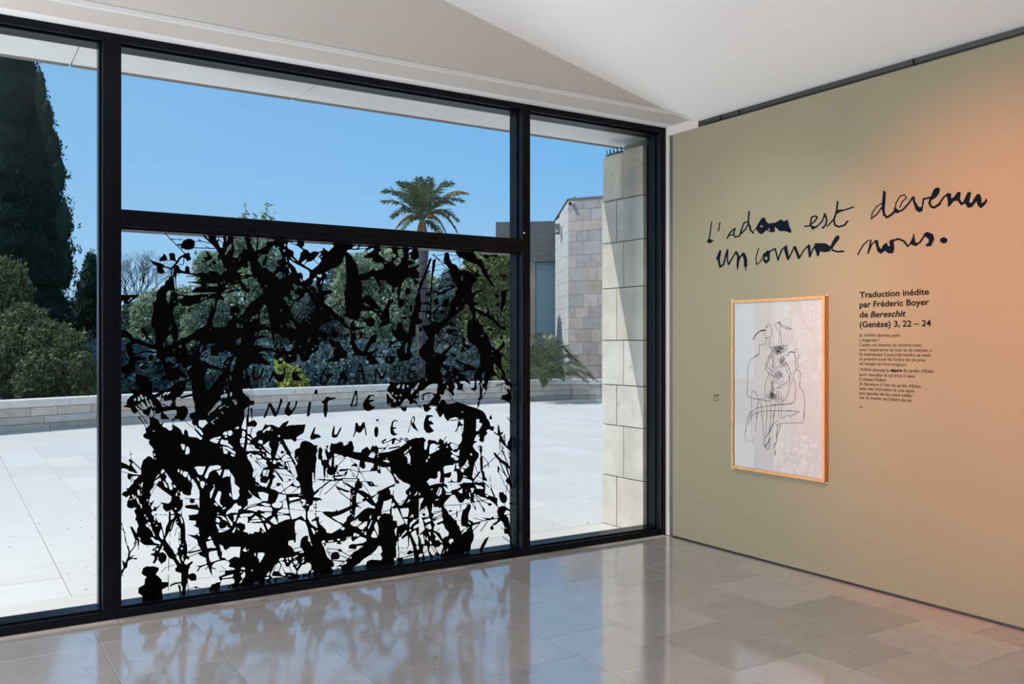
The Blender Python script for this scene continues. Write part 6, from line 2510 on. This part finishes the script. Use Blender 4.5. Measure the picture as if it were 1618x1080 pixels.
# ------------------------------------------------------------------ planting
nr = np.random.default_rng(5)
def quads_mesh(name, V, m, parent, smooth=False):
    n = len(V); me = bpy.data.meshes.new(name); me.vertices.add(n * 4); me.vertices.foreach_set('co', V.reshape(-1).astype(np.float32))
    me.loops.add(n * 4); me.loops.foreach_set('vertex_index', np.arange(n * 4, dtype=np.int32)); me.polygons.add(n)
    me.polygons.foreach_set('loop_start', np.arange(0, n * 4, 4, dtype=np.int32)); me.polygons.foreach_set('loop_total', np.full(n, 4, dtype=np.int32))
    me.materials.append(m); me.update(calc_edges=True); me.validate(); return link(name, me, parent)
def leaves(P, size, up=0.0, asp=0.5):
    n = len(P); a = nr.normal(size=(n, 3)); a[:, 2] += up; a /= np.linalg.norm(a, axis=1)[:, None]
    b = nr.normal(size=(n, 3)); b -= a * (a * b).sum(1)[:, None]; b /= np.linalg.norm(b, axis=1)[:, None]
    s = size * nr.uniform(.55, 1.3, size=(n, 1)); A_ = a * s; B_ = b * s * asp
    return np.stack([P - A_, P + B_, P + A_, P - B_], 1)
def cloud(lumps, n, fuzz=0.12, clump=0.35):
    L_ = np.array(lumps, float); vol = (L_[:, 3] * L_[:, 4] * L_[:, 5]) ** 0.67; k = nr.choice(len(L_), n, p=vol / vol.sum())
    # leaves gather on twigs: each leaf belongs to one of many small clusters on the lump's shell
    # every leaf belongs to one of many small tufts that stand proud of the lump, with gaps between them
    d = nr.normal(size=(n, 3)); d /= np.linalg.norm(d, axis=1)[:, None]; nc = max(24, n // 170)
    cd = nr.normal(size=(nc, 3)); cd /= np.linalg.norm(cd, axis=1)[:, None]; ci = nr.integers(0, nc, n)
    cr = nr.uniform(0.72, 0.98, nc); tr_ = nr.uniform(0.12, 0.30, nc) * (clump / 0.35)
    q = cd[ci] * cr[ci][:, None] + d * (tr_[ci] * nr.uniform(0.6, 1.0, n))[:, None]
    inner = nr.random(n) < 0.18; q[inner] = d[inner] * nr.uniform(.5, .9, (inner.sum(), 1))
    return L_[k, :3] + q * L_[k, 3:] + nr.normal(size=(n, 3)) * fuzz * 0.3
def lump(u, v, t, ru, rv=None, rd=None):
    c_ = at_depth(u, v, t); s = t / FPX; rv = ru if rv is None else rv; rd = ru if rd is None else rd
    return (c_.x, c_.y, c_.z, ru * s, rd * s, rv * s)
def blobs(lumps, m, parent, name, k=0.80):
    bmb = bmesh.new()
    for (x, y, z, a, b_, c_) in lumps:
        r = bmesh.ops.create_icosphere(bmb, subdivisions=2, radius=1.0)
        for v in r['verts']:
            q = v.co.normalized() * (k * (1 + 0.13 * math.sin(v.co.x * 7 + x * 3) * math.cos(v.co.z * 6 + y)))
            v.co = Vector((x + q.x * a, y + q.y * b_, z + q.z * c_))
    me = bpy.data.meshes.new(name); bmb.to_mesh(me); bmb.free(); me.materials.append(m); return link(name, me, parent)
def plant(name, label, cat, lumps, n, size, m, group=None, trunk=True, core=True, up=0.0, asp=0.5, clump=0.35, tr=0.16, kcore=0.72):
    L0 = max(lumps, key=lambda l: l[3]); base = Vector((L0[0], L0[1], -1.2)); r = empty(name, base); tag(r, label, cat, group)
    P = cloud(lumps, n, clump=clump); V = leaves(P, size, up, asp) - np.array(base)
    quads_mesh('foliage', V, m, r)
    if core: blobs([(l[0] - base.x, l[1] - base.y, l[2] - base.z, l[3], l[4], l[5]) for l in lumps], m, r, 'inner_foliage', kcore)
    if trunk:
        t = MB().tube([(0, 0, 0), (0.05, 0, (L0[2] - base.z) * .5), (0, 0, L0[2] - base.z)], [tr, tr * .85, tr * .5], 8)
        for l in lumps[:6]:
            t.tube([(0, 0, max(.3, (min(l[2], L0[2]) - base.z) * .5)), (l[0] - base.x, l[1] - base.y, l[2] - base.z)], [tr * .5, tr * .2], 5)
        t.build('trunk', M['bark'], r)
    return r
# tall dark cypress at the left
prof_ = [(-70, 14), (-20, 22), (30, 30), (70, 37), (110, 44), (150, 54), (190, 64), (230, 74), (270, 82), (310, 84), (350, 93), (390, 96), (430, 95), (480, 96), (530, 100), (580, 104)]
lm = [lump(14, v, 27, r_, 46) for v, r_ in prof_]
lm += [lump(64, 150, 26.6, 9, 44), lump(74, 190, 26.4, 11, 36), lump(84, 235, 26.4, 12, 34), lump(92, 275, 26.4, 12, 34), lump(100, 350, 26.4, 14, 38), lump(102, 420, 26.4, 14, 40)]
plant('cypress_tree', 'tall dark green columnar cypress rising above the left end of the parapet', 'tree', lm, 52000, 0.085, M['cypress'], up=1.6, asp=0.28, clump=0.22, tr=0.3, kcore=0.88)
lm = [lump(143, 425, 31, 11, 30), lump(146, 455, 31, 24, 36), lump(140, 500, 31, 34, 40), lump(150, 550, 31, 42, 50), lump(118, 560, 31, 30, 60), lump(170, 590, 31, 30, 50)]
plant('conifer_tree', 'smaller dark conifer with a pointed top right of the tall cypress', 'tree', lm, 20000, 0.085, M['cypress'], up=1.2, asp=0.3, clump=0.25, kcore=0.86)
lm = [lump(8, 455, 21.5, 38, 46), lump(40, 520, 21, 38, 40), lump(75, 545, 20.6, 36, 40), lump(110, 560, 20.4, 30, 40), lump(20, 570, 20.4, 44, 50), lump(128, 590, 20, 24, 34), lump(70, 600, 20, 46, 46), lump(-30, 560, 21, 50, 70), lump(135, 625, 20, 24, 30)]
plant('olive_green_bush', 'large sunlit olive green bush behind the parapet at the far left', 'shrub', lm, 34000, 0.055, M['bush'], clump=0.30)
# bare tree
bt = empty('bare_tree', at_depth(214, 560, 33)); bt.location.z = -1.2; tag(bt, 'leafless tree with fine bare twigs against the sky left behind the artwork', 'tree')
tb_ = MB(); r3 = random.Random(11)
def twig(p, d, l, r, k):
    q = p + d * l; tb_.tube([p, (p + q) / 2 + Vector((r3.uniform(-.04, .04), 0, .02)), q], [r, r * .85, r * .6], 4)
    if k == 0: return
    for j in range(r3.choice((2, 3))):
        a = d + Vector((r3.uniform(-.75, .75), r3.uniform(-.4, .4), r3.uniform(-.25, .5))); a.normalize(); twig(q, a, l * r3.uniform(.6, .85), r * .6, k - 1)
for du in (-12, 4, 14):
    a_ = at_depth(214 + du * .5, 560, 33) - bt.location; b_ = at_depth(214 + du, 500, 33) - bt.location
    tb_.tube([(a_.x * .3, 0, 0), a_, b_], [.12, .09, .06], 6)
    for j in range(3): twig(b_, Vector((r3.uniform(-.7, .7), 0, 1)).normalized(), .72, .032, 5)
tb_.build('branches', M['bark'], bt)
# trees across the back, seen through the artwork
specs = [
 ('leafy_tree', 'mid green tree with yellow tufts at the left behind the window artwork', [(215, 510, 26, 34), (245, 500, 34, 40), (285, 500, 40, 44), (225, 570, 50, 50), (300, 570, 60, 50)], 31, 26000, .085, 'leaf'),
 ('leafy_tree', 'tall loose tree whose top twigs show just above the transom', [(350, 435, 30, 38), (385, 400, 28, 50), (415, 430, 34, 50), (440, 480, 40, 50), (340, 500, 44, 50), (390, 540, 60, 60), (325, 425, 18, 26)], 30, 34000, .085, 'leaf'),
 ('leafy_tree', 'bluish green tree in the middle behind the words of the artwork', [(500, 490, 44, 40), (540, 450, 26, 34), (475, 540, 50, 50), (540, 540, 60, 60)], 33, 24000, .09, 'bleaf'),
 ('leafy_tree', 'broad mid green tree just left of the tall palm trunk', [(585, 430, 34, 32), (620, 420, 36, 30), (560, 470, 40, 40), (650, 460, 40, 40), (610, 510, 60, 60), (640, 560, 50, 50), (553, 425, 22, 22)], 30, 36000, .085, 'leaf'),
 ('leafy_tree', 'dark blue green tree right of the tall palm trunk', [(710, 490, 44, 40), (690, 540, 50, 60), (740, 540, 50, 60), (715, 450, 26, 26)], 33, 24000, .09, 'bleaf'),
 ('leafy_tree', 'sunlit yellow green tree filling the right end of the large lower pane', [(765, 430, 34, 36), (790, 420, 26, 34), (780, 480, 38, 44), (792, 470, 26, 50), (755, 480, 36, 36), (775, 550, 44, 60)], 29.5, 36000, .08, 'yleaf'),
 ('leafy_tree', 'dense dark tree low behind the parapet at centre left', [(400, 590, 60, 50), (330, 600, 60, 50), (470, 600, 60, 50)], 27, 20000, .085, 'bleaf'),
 ('leafy_tree', 'dense dark tree low behind the parapet left of the palm trunk', [(560, 590, 60, 50), (630, 595, 60, 50), (520, 600, 50, 50)], 27, 20000, .085, 'bleaf'),
 ('leafy_tree', 'dense dark tree low behind the parapet right of the palm trunk', [(700, 600, 60, 50), (760, 600, 50, 60), (785, 605, 34, 44)], 27, 20000, .085, 'bleaf'),
 ('leafy_tree', 'dense dark tree low behind the parapet beside the left mullion', [(180, 600, 50, 70), (240, 600, 60, 60)], 27, 16000, .085, 'bleaf'),
]
for name, label, ls, t_, n, s_, m_ in specs:
    plant(name, label, 'tree', [lump(u, v, t_ + rnd.uniform(-.5, .5), a, b_) for u, v, a, b_ in ls], int(n * 1.3), s_, M[m_], group='trees beyond the parapet', clump=0.38, kcore=0.74)
# loose top shoots of the tall tree
P = []
shoots = MB(); tt_ = empty('tree_shoots', at_depth(402, 360, 29.5)); tag(tt_, 'thin leafy shoots poking above the transom against the blue sky', 'branches')
for (u0, v0, u1, v1) in ((385, 380, 388, 324), (390, 372, 404, 340), (412, 375, 424, 322), (410, 372, 432, 342), (380, 372, 374, 345), (418, 368, 416, 336)):
    a_ = at_depth(u0, v0, 29.5); b_ = at_depth(u1, v1, 29.5); shoots.tube([a_ - tt_.location, b_ - tt_.location], [.014, .006], 4)
    for j in range(34):
        q = a_.lerp(b_, r3.uniform(.3, 1.02)); P.append((q.x + r3.gauss(0, .05), q.y + r3.gauss(0, .05), q.z + r3.gauss(0, .05)))
shoots.build('stems', M['bark'], tt_)
quads_mesh('foliage', leaves(np.array(P), .075) - np.array(tt_.location), M['yleaf'], tt_)
plant('yellow_green_shrub', 'bright yellow green shrub just above the parapet behind the first words', 'shrub', [lump(452, 604, 21.5, 14, 14), lump(462, 594, 21.5, 13, 13), lump(472, 606, 21.5, 12, 12), lump(450, 586, 21.5, 9, 9), lump(443, 578, 21.5, 7, 6)], 3600, .055, M['sleaf'], clump=.5, kcore=.7, tr=.05)
plant('yellow_green_shrub', 'yellowish shrub behind the parapet beside the second mullion', 'shrub', [lump(796, 565, 25, 16, 34), lump(800, 592, 25, 18, 26)], 7000, .055, M['yleaf'], kcore=.7, tr=.05)

def frond(base, ctrl, tip, n, ll, width, V, stem, droop=0.35, side=None):
    base, ctrl, tip = Vector(base), Vector(ctrl), Vector(tip); pts = []
    for i in range(13):
        t = i / 12; pts.append(base * (1 - t) ** 2 + ctrl * 2 * t * (1 - t) + tip * t * t)
    stem.tube(pts, [width * 1.3 * (1 - .8 * i / 12) for i in range(13)], 4)
    for i in range(n):
        t = .18 + .82 * i / (n - 1); p = base * (1 - t) ** 2 + ctrl * 2 * t * (1 - t) + tip * t * t
        d = ((ctrl - base) * (1 - t) + (tip - ctrl) * t).normalized()
        s = Vector((0, 0, 1)).cross(d)
        s = s.normalized() if s.length > .05 else Vector((1, 0, 0)); s = (s + Vector((r3.uniform(-.3, .3),) * 3)).normalized()
        upv = s.cross(d).normalized(); L_ = ll * math.sin(PI * min(1, .12 + t * .82)) ** .6 * r3.uniform(.8, 1.1)
        for sg in (-1, 1):
            e = d * .75 + s * sg * .62 + upv * r3.uniform(-.15, .35) * -1 + Vector((0, 0, -droop)) + Vector((0, 0, r3.uniform(-.15, .15))); e.normalize()
            q = p + e * L_; wv = d.cross(e).cross(e).normalized() * width * 1.1 if d.cross(e).length > 1e-3 else upv * width
            V.append((p - wv * .5, p + e * L_ * .4 + wv, q, p + e * L_ * .4 - wv))
def palm(name, label, base_px, t_, fronds, ll, n, width, trunk=None, dry=()):
    r = empty(name, at_depth(base_px[0], 560, t_)); r.location.z = -1.2; tag(r, label, 'palm tree'); o = r.location
    for i, (tu, tv, bend, dz) in enumerate(fronds):
        V = []; stem = MB(); b0 = at_depth(base_px[0], base_px[1], t_); tp_ = at_depth(tu, tv, t_) + Vector((FW.x, FW.y, 0)) * dz
        mid = (b0 + tp_) / 2 + Vector((0, 0, bend)); m_ = M['palmdry'] if i in dry else M['palm']
        frond(b0 - o, mid - o, tp_ - o, n, ll * (0.65 if i in dry else 1), width, V, stem, droop=0.9 if i in dry else .3)
        fo = stem.build('frond', m_, r); quads_mesh('leaflets', np.array([[tuple(c_) for c_ in q] for q in V]), m_, fo)
    if trunk: trunk(r)
def ptrunk(r):
    t = MB(); zt = at_depth(668, 372, 26).z + 1.2; n = 26
    pts = [(0.04 * math.sin(i * .3), 0, zt * i / n) for i in range(n + 1)]
    t.tube(pts, [(.155 if i % 2 else .132) * (1.25 if i > n - 3 else 1) for i in range(n + 1)], 10); t.build('trunk', M['bark'], r)
    MB().tube([(0, 0, zt - .02), (0, 0, zt + .25), (.0, 0, zt + .52)], [.17, .13, .05], 9).build('frond_bases', M['palmdry'], r)
fr_px = [(602, 315, .45, .3), (606, 304, .6, -.3), (616, 300, .7, .6), (634, 292, .5, -.5), (645, 287, .45, .3), (655, 286, .4, 1.1), (663, 284, .2, -.2), (674, 286, .2, .5), (684, 290, .3, -.9),
         (703, 285, .45, .2), (716, 292, .6, -.4), (739, 304, .7, .1), (730, 310, .7, 1.0), (718, 324, .55, -.3), (724, 369, 1.0, .3), (706, 368, .65, -.3), (625, 358, .55, .2), (612, 335, .6, 1.0), (630, 305, .6, 1.3),
         (690, 300, .5, 1.4), (652, 300, .4, -1.2), (640, 365, .4, -.6), (694, 368, .4, .8), (675, 300, .3, -1.3), (720, 340, .7, 1.1)]
palm('tall_palm_tree', 'tall palm with an arching crown above the transom and a slim grey trunk', (667, 350), 26, fr_px, .34, 44, .019, ptrunk, dry=(15, 16, 14, 11))
fb = [(850, 528, .35, .1), (838, 548, .4, -.3), (826, 540, .5, .3), (866, 532, .45, .4), (880, 540, .7, -.2), (899, 556, 1.0, .1), (918, 575, 1.0, .3), (932, 590, .95, -.2), (944, 601, .75, .1), (925, 600, .6, -.5), (905, 585, .7, -.7),
      (890, 596, .5, -.8), (870, 575, .6, -.9), (845, 580, .4, -.9), (825, 575, .5, -.4), (812, 560, .5, .3), (860, 550, .5, .9), (886, 562, .8, .8)]
palm('bushy_palm', 'low bushy palm with arching fronds over the parapet in front of the building', (858, 612), 22.6, fb, .40, 38, .013, None, dry=())
# leaf litter on the terrace: a few small dark leaves
lt = MB()
for u, v in ((0, 829), (17, 847), (61, 827), (82, 834), (107, 836), (92, 820), (128, 822), (144, 849), (128, 834), (151, 877), (137, 896), (108, 907), (149, 909), (52, 875), (14, 864), (136, 931), (855, 859), (873, 830), (929, 826), (870, 822)):
    p = on_plane(u, v, 2, -0.018); a = r3.uniform(0, 6); s = r3.uniform(.006, .013)
    dx_ = Vector((math.cos(a), math.sin(a), 0)) * s; dy_ = Vector((-math.sin(a), math.cos(a), 0)) * s * .5; h = Vector((0, 0, .004))
    lt.quad(p - dx_ + h, p - dy_, p + dx_ + h, p + dy_)
tag(lt.build('leaf_litter', M['bark']), 'scattered tiny dark leaf crumbs on the sunlit terrace paving', 'leaf litter', kind='stuff')
